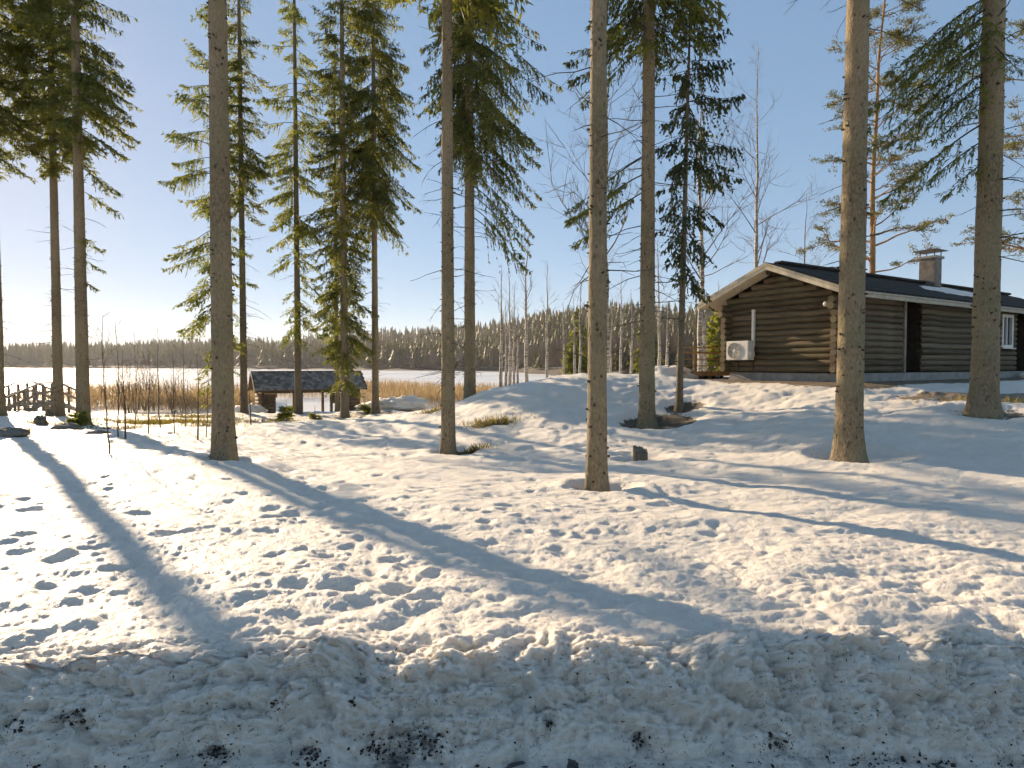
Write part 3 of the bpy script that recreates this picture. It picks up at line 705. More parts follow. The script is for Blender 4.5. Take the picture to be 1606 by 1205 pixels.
NTRI = 0
def spruce(key, label, H, crown=None, tw=(0.8, 6, 5, .8), seed=0, lean=(0, 0), pos=None, r0=None, mat=None, needle=None, trunk_kw=None, stub=14, **ck):
    global NTRI
    rng = np.random.RandomState(seed * 13 + 5)
    if key in TP:
        px, py, d, r0, wr, br = TP[key]; p = at(px, py, d); x, y = p[0], p[1]
    else: x, y = pos
    z = ground_z(x, y); t = thing('spruce_tree', label, 'tree', (x, y, z), 0, 'tall bare-trunked spruces in the yard')
    zfr = EYE + .60 * y - z
    me, cen, rad = trunk_mesh('trunk', H, r0, rng, mat or M_bark, lean, **(trunk_kw or {}))
    link('trunk', me, t)
    V, Q = dead_twigs(cen, rad, tw[0], tw[1], tw[2], rng, tw[3], stub); link('dead_twigs', np_mesh('dead_twigs', V, Q, [M_twig], True), t, kind='stuff')
    if crown:
        (V, Q), (WV, WQ) = spruce_crown(cen, rad, H, crown[0], crown[1], rng, zfr, **ck)
        link('crown', np_mesh('crown', V, Q, [needle or M_needle], False), t); link('boughs', np_mesh('boughs', WV, WQ, [M_twig], True), t, kind='stuff')
        NTRI += 2 * len(Q) + 2 * len(WQ)
    return t

def zpx(py, d, key=None):
    """height above the trunk foot of picture row py at depth d"""
    return at(803, py, d)[2]

def hgt(key, py):
    px, p0, d, *_ = TP[key]; p = at(px, p0, d); return at(px, py, d)[2] - ground_z(p[0], p[1])

# ---- left trees
spruce('edge', 'bare spruce trunk cut off by the left edge of the picture', 23, (hgt('edge', 240), [(6, .4), (8, 1.4), (13, 2.2), (23, .2)]), seed=1, tw=(1, 6, 5, 1.0), step=.34, per=5, hang=.35)
spruce('leftA', 'slimmer of the two close-set spruces right of the wooden footbridge', 22, (hgt('leftA', 270), [(8, .4), (9.6, .8), (10.6, 1.7), (13, 2.3), (22, .2)]), seed=2, tw=(1, 8, 4, 1.0), step=.30, per=6, hang=.35)
spruce('leftB', 'thicker of the two close-set left spruces, green sprigs low on its trunk', 22, (hgt('leftB', 215), [(8.5, .4), (10, 1.3), (11, 1.9), (12, 2.0), (22, .2)]), seed=3, tw=(1, 7, 5, 1.0), step=.36, per=4, hang=.5,
       extra=[(hgt('leftB', y_), a_, l_) for y_, a_, l_ in ((440, .3, .45), (405, .2, .7), (372, -.3, .8), (300, .1, 1.3), (265, -.25, 1.6), (205, 0, 1.7), (170, .2, 1.8), (180, .5, 1.6), (235, 3.3, 1.0), (140, -.2, 1.8), (120, .3, 1.8), (95, 0, 1.9))])
# ---- the nearest big trunk on the left
spruce('bigA', 'thick straight spruce trunk nearest the camera left of the shingled shelter', 22, (9.2, [(9, 1.8), (12, 2.4), (22, .2)]), seed=4, trunk_kw=dict(sides=36, ring=.06, rough=1.3), tw=(1.0, 8, 1.0, .25), stub=16)
spruce('behindA', 'young yellow-green spruce half hidden behind the thick near trunk', 17, (hgt('behindA', 610), [(1, .6), (2, 1.1), (4, 1.5), (7.5, 1.7), (9, 2.3), (11, 2.4), (17, .2)]), seed=5, tw=(.4, 2, 4, .6), step=.38, per=4, hang=.55, droop=.45, needle=M_needle_y, gap=.42)
spruce('slimA', 'slim dark spruce trunk between the near trunk and the shelter', 22, (hgt('slimA', 330), [(6, .5), (9, .9), (11, 1.7), (22, .2)]), seed=6, tw=(1, 10, 6, 1.3), step=.34, per=4, hang=.4, mat=M_bark_dark)
spruce('shedT', 'spruce standing in front of the left half of the shingled shelter', 22, (hgt('shedT', 520), [(3, .9), (6.5, 1.2), (9, 1.7), (13, 2.0), (22, .2)]), seed=7, tw=(1, 8, 6, 1.2), step=.38, per=4, hang=.55, droop=.5, needle=M_needle_y, mat=M_bark_dark, gap=.30)
spruce('midA', 'spruce with green boughs almost to the snow, in front of the shelter', 22, (hgt('midA', 600), [(1.4, .8), (3, 1.2), (6, 1.5), (12, 1.8), (22, .2)]), seed=8, tw=(.6, 5, 3, .8), step=.34, per=5, hang=.55, gap=.08)
spruce('midAb', 'thin pale spruce stem hugging the bushy spruce by the shelter', 16, (hgt('midAb', 560), [(2, .8), (5, 1.3), (16, .2)]), seed=9, tw=(.6, 5, 3, .8), step=.40, per=4, hang=.4, needle=M_needle_y, gap=.2)
spruce('midB', 'slim spruce just right of the shelter roof', 22, (hgt('midB', 330), [(6, 1.2), (8, 1.7), (13, 2.0), (22, .2)]), seed=10, tw=(1, 7, 5, .9), step=.26, per=6, hang=.85, droop=.5, gap=.05)
# ---- the pair in the middle
spruce('pairA', 'nearer, left trunk of the middle pair of spruces', 21, (9.6, [(9.6, 1.6), (13, 2.2), (21, .2)]), seed=11, tw=(1.5, 9.5, 9, .95))
spruce('pairB', 'farther, flare-footed trunk of the middle pair with hanging green boughs', 23, (hgt('pairB', 235), [(7, .8), (8.2, 1.5), (9.5, 1.9), (13, 2.2), (23, .2)]), seed=12, tw=(1.5, 8.5, 9, 1.2), step=.27, per=6, hang=1.0, droop=.55, trunk_kw=dict(flare=1.1), bias=(0, .25),
       extra=[(6.6, -.1, 2.1), (6.9, -.35, 1.9), (7.3, .1, 2.2), (7.6, -.5, 2.2), (8.0, 0, 2.2)])
# ---- near right
spruce('nearB', 'slender spruce trunk rising nearest the camera in the centre', 20, (8.2, [(8.2, 1.4), (12, 2.0), (20, .2)]), seed=13, trunk_kw=dict(sides=36, ring=.06, rough=1.3), tw=(1.8, 7, 3.5, 1.0), stub=18)
spruce('mound', 'straight spruce trunk on the mound left of the cabin, ringed by bare earth', 22, (9.6, [(9, 1.7), (12, 2.2), (22, .2)]), seed=14, tw=(2.2, 9.6, 9, 1.6), step=.30, per=5, hang=.5,
       extra=[(9.2, math.pi, 1.9), (8.9, 2.8, 1.7), (6.4, 3.0, 2.0), (6.0, 3.4, 2.1), (5.6, 2.9, 1.9), (9.4, 3.5, 1.2), (9.0, 4.2, 1.2)])
spruce('thin', 'thin dark ragged spruce between the mound trunk and the cabin porch', 11.2, (hgt('thin', 430), [(3.0, .55), (4.4, .95), (7, 1.25), (9.2, .9), (11.2, .15)]), seed=15, lean=(.20, 0), tw=(1.2, 5, 3, .6), step=.30, per=5, hang=1.2, droop=.5, needle=M_needle_d, mat=M_bark_dark, gap=.30, shoot=.10, wid=.022, bias=(0, .35), dens=.8, trunk_kw=dict(taper=.9))
spruce('nearC', 'thick spruce trunk in front of the near corner of the cabin', 23, (9.6, [(9.6, 1.8), (13, 2.4), (23, .2)]), seed=16, trunk_kw=dict(sides=36, ring=.06, rough=1.3), tw=(3.0, 8.5, 5, 1.2), lean=(.06, 0), stub=18)
spruce('nearD', 'thick spruce trunk near the right edge in front of the cabin side wall', 23, (9.3, [(9.3, 1.8), (12, 2.4), (23, .2)]), seed=17, trunk_kw=dict(sides=36, ring=.06, rough=1.3), tw=(2.6, 7.5, 6, 1.5), lean=(.03, 0), stub=18, hang=.55, droop=.42, shoot=.10, wid=.0095,
       extra=[(7.3, 3.2, 2.0), (7.1, 2.9, 2.2), (6.7, 3.4, 1.9), (6.4, 3.0, 2.1), (6.0, 3.35, 1.7), (5.3, 3.1, 2.0), (5.0, 2.7, 1.5), (4.6, 3.2, 1.0), (6.9, 3.8, 1.8), (6.6, 4.2, 1.5), (7.4, 2.4, 1.9), (7.2, 3.6, 2.0), (6.8, 3.1, 2.2), (6.2, 3.0, 1.8), (7.5, 3.3, 2.1), (5.7, 3.4, 1.2)], dens=1.3)
# ---- spruces just out of frame to the left (their crowns shade the foreground)
for i, (x, y, hh, lb) in enumerate(((-20.6, 21.6, 22, 'spruce beyond the left edge of the picture by the bridge'),)):
    spruce('off%d' % i, lb, hh, (6.4, [(6.4, 1.2), (8, 2.0), (12, 2.4), (hh, .2)]), seed=40 + i, pos=(x, y), r0=.2, tw=(1, 6, 2, 1.0))

# ---- leafless trees
def bare_tree(H, r0, rng, nb=16, zb=.25, spread=.55, fine=2, up=.8, droop=.0, lean=(0, 0), lmax=.28, rmin=.003):
    """returns trunk centre line (pts, radii) and twig sticks"""
    n = 14; z = np.linspace(0, H, n); cx = lean[0] * z + .12 * H / 10 * np.cumsum(rng.normal(size=n)) * .3; cy = lean[1] * z + .12 * H / 10 * np.cumsum(rng.normal(size=n)) * .3
    cx -= cx[0]; cy -= cy[0]; pts = np.stack([cx, cy, z], -1); rr = r0 * (1 - .94 * (z / H) ** .9) + rmin * .6
    P0, P1, A, B = [], [], [], []
    def grow(p, d, L, r, lev):
        m = 4 if lev == 0 else 3
        for k in range(m):
            d = d + rng.normal(size=3) * .13 + np.array([0, 0, .10 * up - droop * (k / m)]); d /= np.linalg.norm(d); q = p + d * L / m
            P0.append(p); P1.append(q); A.append(max(r * (1 - k / m * .8), rmin * .5)); B.append(max(r * (1 - (k + 1) / m * .8), rmin * .4))
            if lev < fine and (k > 0 or lev > 0):
                for _ in range(2 if lev == 0 else 1 + (rng.rand() < .5)):
                    e = d + rng.normal(size=3) * .55 + np.array([0, 0, -droop * .5]); e /= np.linalg.norm(e); grow(q, e, L * rng.uniform(.35, .6), r * .45, lev + 1)
            p = q
    for i in range(nb):
        f = zb + (1 - zb) * (i + rng.rand()) / nb; f = min(f, .98); zz = f * H; a = rng.uniform(0, 6.283)
        p = np.array([np.interp(zz, z, cx), np.interp(zz, z, cy), zz]); L = H * lmax * (1.05 - f) ** .7 * rng.uniform(.6, 1.2); d = np.array([math.cos(a) * spread, math.sin(a) * spread, up * rng.uniform(.4, 1.1)]); d /= np.linalg.norm(d)
        grow(p, d, L, max(rmin, np.interp(zz, z, rr) * .42), 0)
    return (pts, rr), (np.array(P0), np.array(P1), np.array(A), np.array(B))

def birch(name, label, x, y, H, r0, seed, mat=None, tmat=None, cat='tree', group='leafless birches', z=None, sides=10, **k):
    rng = np.random.RandomState(seed); z = ground_z(x, y) if z is None else z
    t = thing(name, label, cat, (x, y, z), 0, group)
    (pts, rr), tw = bare_tree(H, r0, rng, **k); pts = pts.copy(); pts[0, 2] = -.35
    # finer trunk rings
    s = np.linspace(0, len(pts) - 1, 40); P = np.stack([np.interp(s, np.arange(len(pts)), pts[:, i]) for i in range(3)], -1); rr = np.interp(s, np.arange(len(rr)), rr)
    V, Q, T = tube(P, rr, sides, True); link('trunk', np_mesh('trunk', V, [Q, T], [mat or M_birch]), t)
    V, Q = sticks(*tw, 3); link('twigs', np_mesh('twigs', V, Q, [tmat or M_btwig], True), t, kind='stuff')
    return t

# ------------------------------------------------------------------ log cabin (local X along the side wall, Y along the gable, Z up)
GW = 3.52; EO, EL = -.52, 4.35; RY = (EO + EL) / 2; EZ, RZ_ = 2.40, 3.36; VX = -.55; LEN = 15.0; FND = .25; LR = .092; PIT = .172
def roof_z(y): return EZ + (RZ_ - EZ) * (1 - abs(y - RY) / (RY - EO))
cab = thing('log_cabin', 'low brown log cabin with a shallow dark roof and a square chimney', 'cabin', tuple(HK), HROT)
def log_unit(seed, cut=False):
    rng = np.random.RandomState(seed); n = 9; xs = np.linspace(0, 1, n); P = np.stack([xs, .006 * rng.normal(size=n), .006 * rng.normal(size=n)], -1)
    V, Q, T = tube(P, LR * (1 + .03 * rng.normal(size=n)), 12, True); return np_mesh('log', V, [Q, T], [M_log])
LOGM = [log_unit(i) for i in range(4)]
for m_ in LOGM:
    for p_ in m_.polygons: p_.use_smooth = len(p_.vertices) == 4
_li = 0
def put_log(parent, x0, y0, z, L, along='x', off=None):
    global _li
    o = link('log', LOGM[_li % 4], parent); _li += 1
    o.location = (x0, y0, z); o.scale = (L, 1, 1)
    if along == 'y': o.rotation_euler = (0, 0, R(90))
    return o
# gable wall: dark core behind, logs in front
core = MB(); core.box((.03, .05, FND), (.12, GW - .05, 2.3)).build('gable_wall', M_logdark, cab); gw = cab.children[-1] if cab.children else None
gw = [o for o in bpy.data.objects if o.name.startswith('gable_wall')][0]
pr = MB(); prof_ = [(.05, 2.28), (GW - .05, 2.28)]
V = [(.03, .05, 2.29), (.03, GW - .05, 2.29), (.03, RY, roof_z(RY) - .24), (.12, .05, 2.29), (.12, GW - .05, 2.29), (.12, RY, roof_z(RY) - .24)]
pr.add(V, [(0, 1, 4, 3), (1, 2, 5, 4), (2, 0, 3, 5)], [(0, 2, 1), (3, 4, 5)]).build('gable_backing', M_logdark, cab)
z = FND + LR
k = 0
while z < RZ_ - .32:
    if z < 2.22: put_log(gw, 0.02, -.02, z, GW + .04, 'y')
    else:
        hw = (RZ_ - .24 - z - .02) / ((RZ_ - EZ) / (RY - EO)) - .05; hw = min(hw, GW / 2 + .2)
        put_log(gw, 0.02, RY - hw, z, hw * 2, 'y')
    z += PIT; k += 1
# corner log ends
def corner(yc, dirs, name):
    c = MB(); c.box((-.03, yc - .05, FND), (.05, yc + .05, 2.3)); o = c.build(name, M_logdark, cab)
    z = FND + LR
    while z < 2.35:
        L = .36 if z < 2.05 else .5
        put_log(o, -L + .0, yc, z - PIT / 2 + .02 if z > FND + LR else z, L + .12, 'x')
        put_log(o, 0.02, yc - (.24 if yc < 1 else -.0), z, .24, 'y')
        z += PIT
    return o
corner(GW, 0, 'corner_post'); corner(0, 0, 'corner_post')
# side wall
sw0 = MB(); sw0.box((.05, .03, FND), (3.1, .12, 2.3)); sw0 = sw0.build('side_wall', M_logdark, cab); sw = MB(); sw.box((4.17, .03, FND), (9.62, .12, 2.3)); sw.box((10.5, .03, FND), (10.85, .12, 2.3)); sw.box((9.62, .03, FND), (10.5, .12, 1.05)); sw.box((9.62, .03, 2.2), (10.5, .12, 2.3))
sw2 = MB(); sw2.box((12.6, .03, FND), (LEN, .12, 2.3)); sw2 = sw2.build('side_wall', M_logdark, cab)
sw = sw.build('side_wall', M_logdark, cab)
z = FND + LR
while z < 2.3:
    put_log(sw0, 0.0, .02, z - .0, 3.1)
    if 1.0 < z < 2.22: put_log(sw, 4.17, .02, z, 5.44); put_log(sw, 10.52, .02, z, .33)
    else: put_log(sw, 4.17, .02, z, 6.68)
    put_log(sw2, 12.6, .02, z, LEN - 12.6)
    z += PIT
# recesses (entrances) with dark back walls
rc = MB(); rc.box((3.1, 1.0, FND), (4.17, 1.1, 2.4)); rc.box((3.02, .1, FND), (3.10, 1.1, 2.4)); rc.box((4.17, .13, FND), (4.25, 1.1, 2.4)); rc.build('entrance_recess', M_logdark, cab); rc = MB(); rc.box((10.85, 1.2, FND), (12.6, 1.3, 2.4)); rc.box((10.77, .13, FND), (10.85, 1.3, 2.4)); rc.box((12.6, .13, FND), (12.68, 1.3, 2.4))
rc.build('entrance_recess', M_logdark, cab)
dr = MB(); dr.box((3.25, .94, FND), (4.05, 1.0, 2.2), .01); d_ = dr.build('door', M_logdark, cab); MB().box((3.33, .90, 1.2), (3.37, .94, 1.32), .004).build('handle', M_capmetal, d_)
MB().box((3.06, -.10, FND), (3.17, .0, 2.3), .008).build('corner_board', M_grey, cab)
# window
wf = MB()
for a, b in (((9.62, -.09, 1.05), (9.72, .10, 2.2)), ((10.40, -.09, 1.05), (10.50, .10, 2.2)), ((9.72, -.088, 1.05), (10.40, .10, 1.15)), ((9.72, -.088, 2.1), (10.40, .10, 2.2)), ((10.03, -.06, 1.15), (10.09, .08, 2.1))): wf.box(a, b, .008)
w_ = wf.build('window', M_white, cab); MB().box((9.72, .0, 1.15), (10.03, .02, 2.1)).build('pane', M_glass, w_); MB().box((10.09, .0, 1.15), (10.40, .02, 2.1)).build('pane', M_glass, w_)
MB().box((9.58, -.16, 1.01), (10.54, -.02, 1.046), .006).build('sill', M_white, w_)
# foundation
fd = MB(); fd.box((-.02, -.02, -.4), (LEN, .3, FND - .015), .015); fd.box((-.018, .3, -.4), (.3, GW + .02, FND - .017), .015); fd.build('foundation', M_conc, cab)
bk = MB(); bk.box((.3, GW - .1, -.3), (LEN, GW + .05, 2.3)); bk.box((LEN - .1, .1, 0), (LEN, GW, 2.3)); bk.build('rear_wall', M_logdark, cab)
# roof slabs
def slab(y0, y1, dz, th, x0, x1):
    z0, z1 = roof_z(y0) + dz, roof_z(y1) + dz
    V = [(x0, y0, z0), (x1, y0, z0), (x1, y1, z1), (x0, y1, z1), (x0, y0, z0 - th), (x1, y0, z0 - th), (x1, y1, z1 - th), (x0, y1, z1 - th)]
    return V, [(0, 1, 2, 3), (7, 6, 5, 4), (0, 4, 5, 1), (2, 6, 7, 3), (1, 5, 6, 2), (0, 3, 7, 4)]
m = MB(); m.add(*slab(EO, RY, 0, .05, VX, LEN + .5)); m.add(*slab(RY + .002, EL, 0, .05, VX, LEN + .5)); roof = m.build('roof', M_roof, cab)
# roofing felt courses on the near slope and the raised ridge cap
for i in range(5):
    y0 = EO + (RY - EO) * i / 5; y1 = EO + (RY - EO) * (i + 1) / 5 + .03
    m = MB(); V, Q = slab(y0 - .012, y1, .012 + .002 * i, .010, VX - .012 + .006 * (i % 2), LEN + .5); V = [list(v) for v in V]
    for j in (0, 1, 4, 5): V[j][2] += .010
    m.add(V, Q).build('roofing_strip', M_roof, roof)
m = MB(); m.box((VX + .55, RY - .16, RZ_ - .01), (LEN + .5, RY + .16, RZ_ + .085), .05); m.build('ridge_cap', M_roof, roof)
# verge boards, eave fascia, soffit boards
def vboard(y0, y1, top, bot, x0, x1, name, mat):
    m = MB(); V = [(x, y, roof_z(y) + dz) for x in (x0, x1) for (y, dz) in ((y0, top), (y1, top), (y1, bot), (y0, bot))]
    m.add(V, [(0, 1, 2, 3), (7, 6, 5, 4), (0, 4, 5, 1), (2, 6, 7, 3), (1, 5, 6, 2), (0, 3, 7, 4)]); return m.build(name, mat, roof)
for (a, b) in ((EO - .01, RY), (RY, EL + .01)):
    vboard(a, b, -.01, -.10, VX - .028, VX - .002, 'verge_board', M_fascia); vboard(a, b, -.085, -.20, VX - .012, VX + .012, 'verge_board', M_soffit)
for yy, s_ in ((EO, -1), (EL, 1)):
    m = MB(); m.box((VX + .014, yy - .014, EZ - .19), (LEN + .5, yy + .014, EZ - .052), .004); m.build('eave_fascia', M_fascia, roof)
    m = MB(); m.box((VX + .014, yy - .05 * (s_ < 0) , EZ - .10), (LEN + .5, yy + .05 * (s_ > 0) , EZ - .04), .02); m.build('gutter', M_fascia, roof) if s_ < 0 else None
nb_ = 9
for side in (0, 1):
    for i in range(nb_):
        y0, y1 = (EO, RY) if side == 0 else (RY, EL)
        a = y0 + (y1 - y0) * i / nb_ + .004; b = y0 + (y1 - y0) * (i + 1) / nb_ - .004
        m = MB(); m.add(*slab(a, b, -.165, .022, VX + .013, .02)); m.build('soffit_board', M_soffit, roof)
for (a, b) in ((EO + .02, -.06), (GW + .06, EL - .02)):
    m = MB(); m.add(*slab(a, b, -.185, .02, .03, LEN)); m.build('soffit_board', M_soffit, roof)
# ridge beam end
m = MB(); m.tube([(-.42, RY, RZ_ - .27), (.2, RY, RZ_ - .27)], .085, 12); m.build('ridge_beam', M_logdark, roof)
# chimney
CX, CY, CS = 8.55, 1.75, .26
m = MB(); m.box((CX - CS, CY - CS, 2.9), (CX + CS, CY + CS, 4.23), .012); ch = m.build('chimney', M_render, cab)
MB().box((CX - CS - .06, CY - CS - .06, 4.22), (CX + CS + .06, CY + CS + .06, 4.31), .012).build('crown_slab', M_conc, ch)
for sx in (-1, 1):
    for sy in (-1, 1): MB().box((CX + sx * .235 - .012, CY + sy * .235 - .012, 4.31), (CX + sx * .235 + .012, CY + sy * .235 + .012, 4.50)).build('cap_leg', M_capmetal, ch)
m = MB(); e = CS + .14; V = [(CX - e, CY - e, 4.49), (CX + e, CY - e, 4.49), (CX + e, CY + e, 4.49), (CX - e, CY + e, 4.49), (CX - e, CY - e, 4.512), (CX + e, CY - e, 4.512), (CX + e, CY + e, 4.512), (CX - e, CY + e, 4.512), (CX, CY, 4.60)]
m.add(V, [(3, 2, 1, 0), (0, 1, 5, 4), (1, 2, 6, 5), (2, 3, 7, 6), (3, 0, 4, 7)], [(4, 5, 8), (5, 6, 8), (6, 7, 8), (7, 4, 8)]).box((CX - .03, CY - .03, 4.59), (CX + .03, CY + .03, 4.64), .008); m.build('rain_cap', M_capmetal, ch)
# porch roof at the back left
pr_ = thing('porch_roof', 'small pale eave of the porch roof behind the cabin gable', 'porch roof', tuple(HK), HROT)
m = MB(); V, Q = [(2.6, 4.05, 2.30), (6, 4.05, 2.30), (6, 5.15, 2.05), (2.6, 5.15, 2.05), (2.6, 4.05, 2.2), (6, 4.05, 2.2), (6, 5.15, 1.95), (2.6, 5.15, 1.95)], [(0, 1, 2, 3), (7, 6, 5, 4), (0, 4, 5, 1), (2, 6, 7, 3), (1, 5, 6, 2), (0, 3, 7, 4)]
m.add(V, Q).build('roof_panel', M_soffit, pr_)
for xx in (2.75, 5.8): MB().box((xx - .05, 4.95, .1), (xx + .05, 5.05, 2.0), .008).build('post', M_logdark, pr_)
m = MB(); m.box((2.57, 5.16, 1.92), (6.03, 5.19, 2.09), .004); m.build('fascia', M_fascia, pr_)
# snow patch on the roof
def roof_snow():
    n1, n2 = 50, 16; X, Yy = np.meshgrid(np.linspace(5.6, 10.9, n1), np.linspace(.15, 1.55, n2))
    q = np.hypot((X - 8.2) / 2.55, (Yy - .82 - .08 * (X - 8.2) * .2) / .55) + .25 * pn(X * 1.6, Yy * 2.5, 71)
    h = .075 * (1 - sstep(.55, 1.0, q)) - .02; zr = EZ + (RZ_ - EZ) * (1 - np.abs(Yy - RY) / (RY - EO)) + .024
    V = np.stack([X, Yy, zr + h], -1).reshape(-1, 3); i = np.arange(n2 - 1)[:, None] * n1; j = np.arange(n1 - 1)[None]
    Q = np.stack([i + j, i + j + 1, i + n1 + j + 1, i + n1 + j], -1).reshape(-1, 4)
    o = link('roof_snow_patch', np_mesh('roof_snow_patch', V, Q, [M_snow_plain])); o.location = tuple(HK); o.rotation_euler = (0, 0, HROT)
    tag(o, 'thin patch of snow on the cabin roof below the chimney', 'snow patch')
roof_snow()

# heat pump on the gable
hp = thing('heat_pump', 'off-white outdoor heat pump unit on the cabin gable', 'heat pump', tuple(HK), HROT)
ax0, ax1, az0, az1, fx = 2.52, 3.30, .60, 1.17, -.47
m = MB(); m.box((fx, ax0, az0), (fx + .30, ax1, az1), .018); cs = m.build('casing', M_white, hp)
m = MB(); V, Q, T = tube([(fx - .012, ax1 - .30, (az0 + az1) / 2), (fx - .002, ax1 - .30, (az0 + az1) / 2)], .235, 32); m.add(V, Q, T); g = m.build('fan_grille', M_grille, hp)
for rr in (.06, .095, .13, .165, .20, .235):
    a = np.linspace(0, 2 * math.pi, 33); P = np.stack([np.full(33, fx - .018), ax1 - .30 + rr * np.cos(a), (az0 + az1) / 2 + rr * np.sin(a)], -1); m = MB(); m.tube(P, .0045, 5, False); m.build('grille_ring', M_white, g)
for q in range(8):
    a = q * math.pi / 4 + .2; m = MB(); m.tube([(fx - .02, ax1 - .30 + .04 * math.cos(a), (az0 + az1) / 2 + .04 * math.sin(a)), (fx - .02, ax1 - .30 + .235 * math.cos(a), (az0 + az1) / 2 + .235 * math.sin(a))], .0045, 5); m.build('grille_spoke', M_white, g)
m = MB(); m.tube([(fx - .024, ax1 - .30, (az0 + az1) / 2), (fx - .01, ax1 - .30, (az0 + az1) / 2)], .045, 16); m.build('hub', M_white, g)
m = MB(); m.box((fx + .06, ax0 - .05, az0 + .1), (fx + .26, ax0, az0 + .26), .01); m.build('valve_cover', M_white, hp)
for yy in (ax0 + .12, ax1 - .14):
    m = MB(); m.bar((fx - .02, yy, az0 - .03), (-.07, yy, az0 - .03), .04, .035, .004); m.bar((-.09, yy, az0 - .03), (-.09, yy, az0 - .3), .04, .03, .004, (1, 0, 0)); m.build('bracket', M_capmetal, hp)
    m = MB(); m.tube([(fx + .05, yy, az0 - .012), (fx + .05, yy, az0 + .0)], .025, 10); m.build('rubber_foot', M_black, hp)
m = MB(); m.box((-.165, 2.56, 1.0), (-.075, 2.65, 2.02), .012); m.box((-.17, 2.55, 2.02), (-.07, 2.66, 2.10), .02); pc = m.build('pipe_cover', M_white, hp)
# lamp on gable right side
lm = thing('wall_lamp', 'small round wall lamp high on the cabin gable by the near corner', 'lamp', tuple(HK), HROT)
m = MB(); m.box((-.10, .28, 2.02), (-.07, .38, 2.16), .006); m.build('back_plate', M_fascia, lm)
m = MB(); a = np.linspace(-1.45, 1.45, 9); m.tube([(-.17, .33, 2.08 + .07 * math.sin(t)) for t in a], [.07 * math.cos(t) + .004 for t in a], 14); m.build('globe', M_white, lm, smooth=True)

# deck with railing left of the cabin
dk = thing('deck', 'fresh timber deck with an open slatted railing beside the cabin gable', 'deck', tuple(at(1104, 590, 21.2)))
da = at(1070, 588, 20.8) - at(1104, 590, 21.2); db = at(1137, 588, 21.6) - at(1104, 590, 21.2); da[2] = db[2] = 0
dv = (db - da); dl = np.linalg.norm(dv); dv /= dl; dn = np.array([-dv[1], dv[0], 0])
dz0 = .10
for i in range(12):
    p = da + dn * (.06 + i * .125); m = MB(); m.bar(p + [0, 0, dz0], p + dv * (dl + .6) + [0, 0, dz0], .115, .028, .003); m.build('plank', M_deck, dk)
m = MB(); m.bar(da - dn * .02 + dv * .42 + [0, 0, dz0 - .02], da - dn * .02 + dv * (dl + .6) + [0, 0, dz0 - .02], .03, .16, .003); m.build('front_board', M_deck, dk)
for i in range(6): m = MB(); q = da + dn * .12 + dv * (.1 + i * .34); m.bar(q + [0, 0, -.25], q + [0, 0, dz0 - .02], .09, .09, .004, (1, 0, 0)); m.build('joist_block', M_logdark, dk)
rh = .92
for t_ in (0.0, .52, dl - .06): q = da + dv * t_ + dn * .03; m = MB(); m.bar(q + [0, 0, 0], q + [0, 0, rh], .07, .07, .005, (1, 0, 0)); m.build('post', M_deck, dk)
for zz, hh in ((rh - .0, .045), (rh - .14, .07), (rh - .36, .035), (rh - .58, .035), (rh - .78, .035)):
    for (a_, b_) in ((.0, .52), (.52, dl)):
        if zz == rh: q0, q1 = da + dv * (a_ - .03) + dn * .03, da + dv * (b_ - .002) + dn * .03; wd = .12
        else: q0, q1 = da + dv * (a_ + .036) + dn * .03, da + dv * (b_ - .036) + dn * .03; wd = .028
        m = MB(); m.bar(q0 + [0, 0, zz + (.025 if zz == rh else 0)], q1 + [0, 0, zz + (.025 if zz == rh else 0)], wd, hh, .004); m.build('rail', M_deck, dk)

# ------------------------------------------------------------------ shingled shelter by the shore
sp = at(484, 650, 33); sz = ground_z(sp[0], sp[1]) - .15
SH = thing('barbecue_shelter', 'small open shelter with a steep grey shingled roof by the shore', 'shelter', (sp[0], sp[1], at(484, 583, 33)[2] - 2.42), R(32))
L2, HW, rz_, ez_ = 2.75, .98, 2.42, 1.52
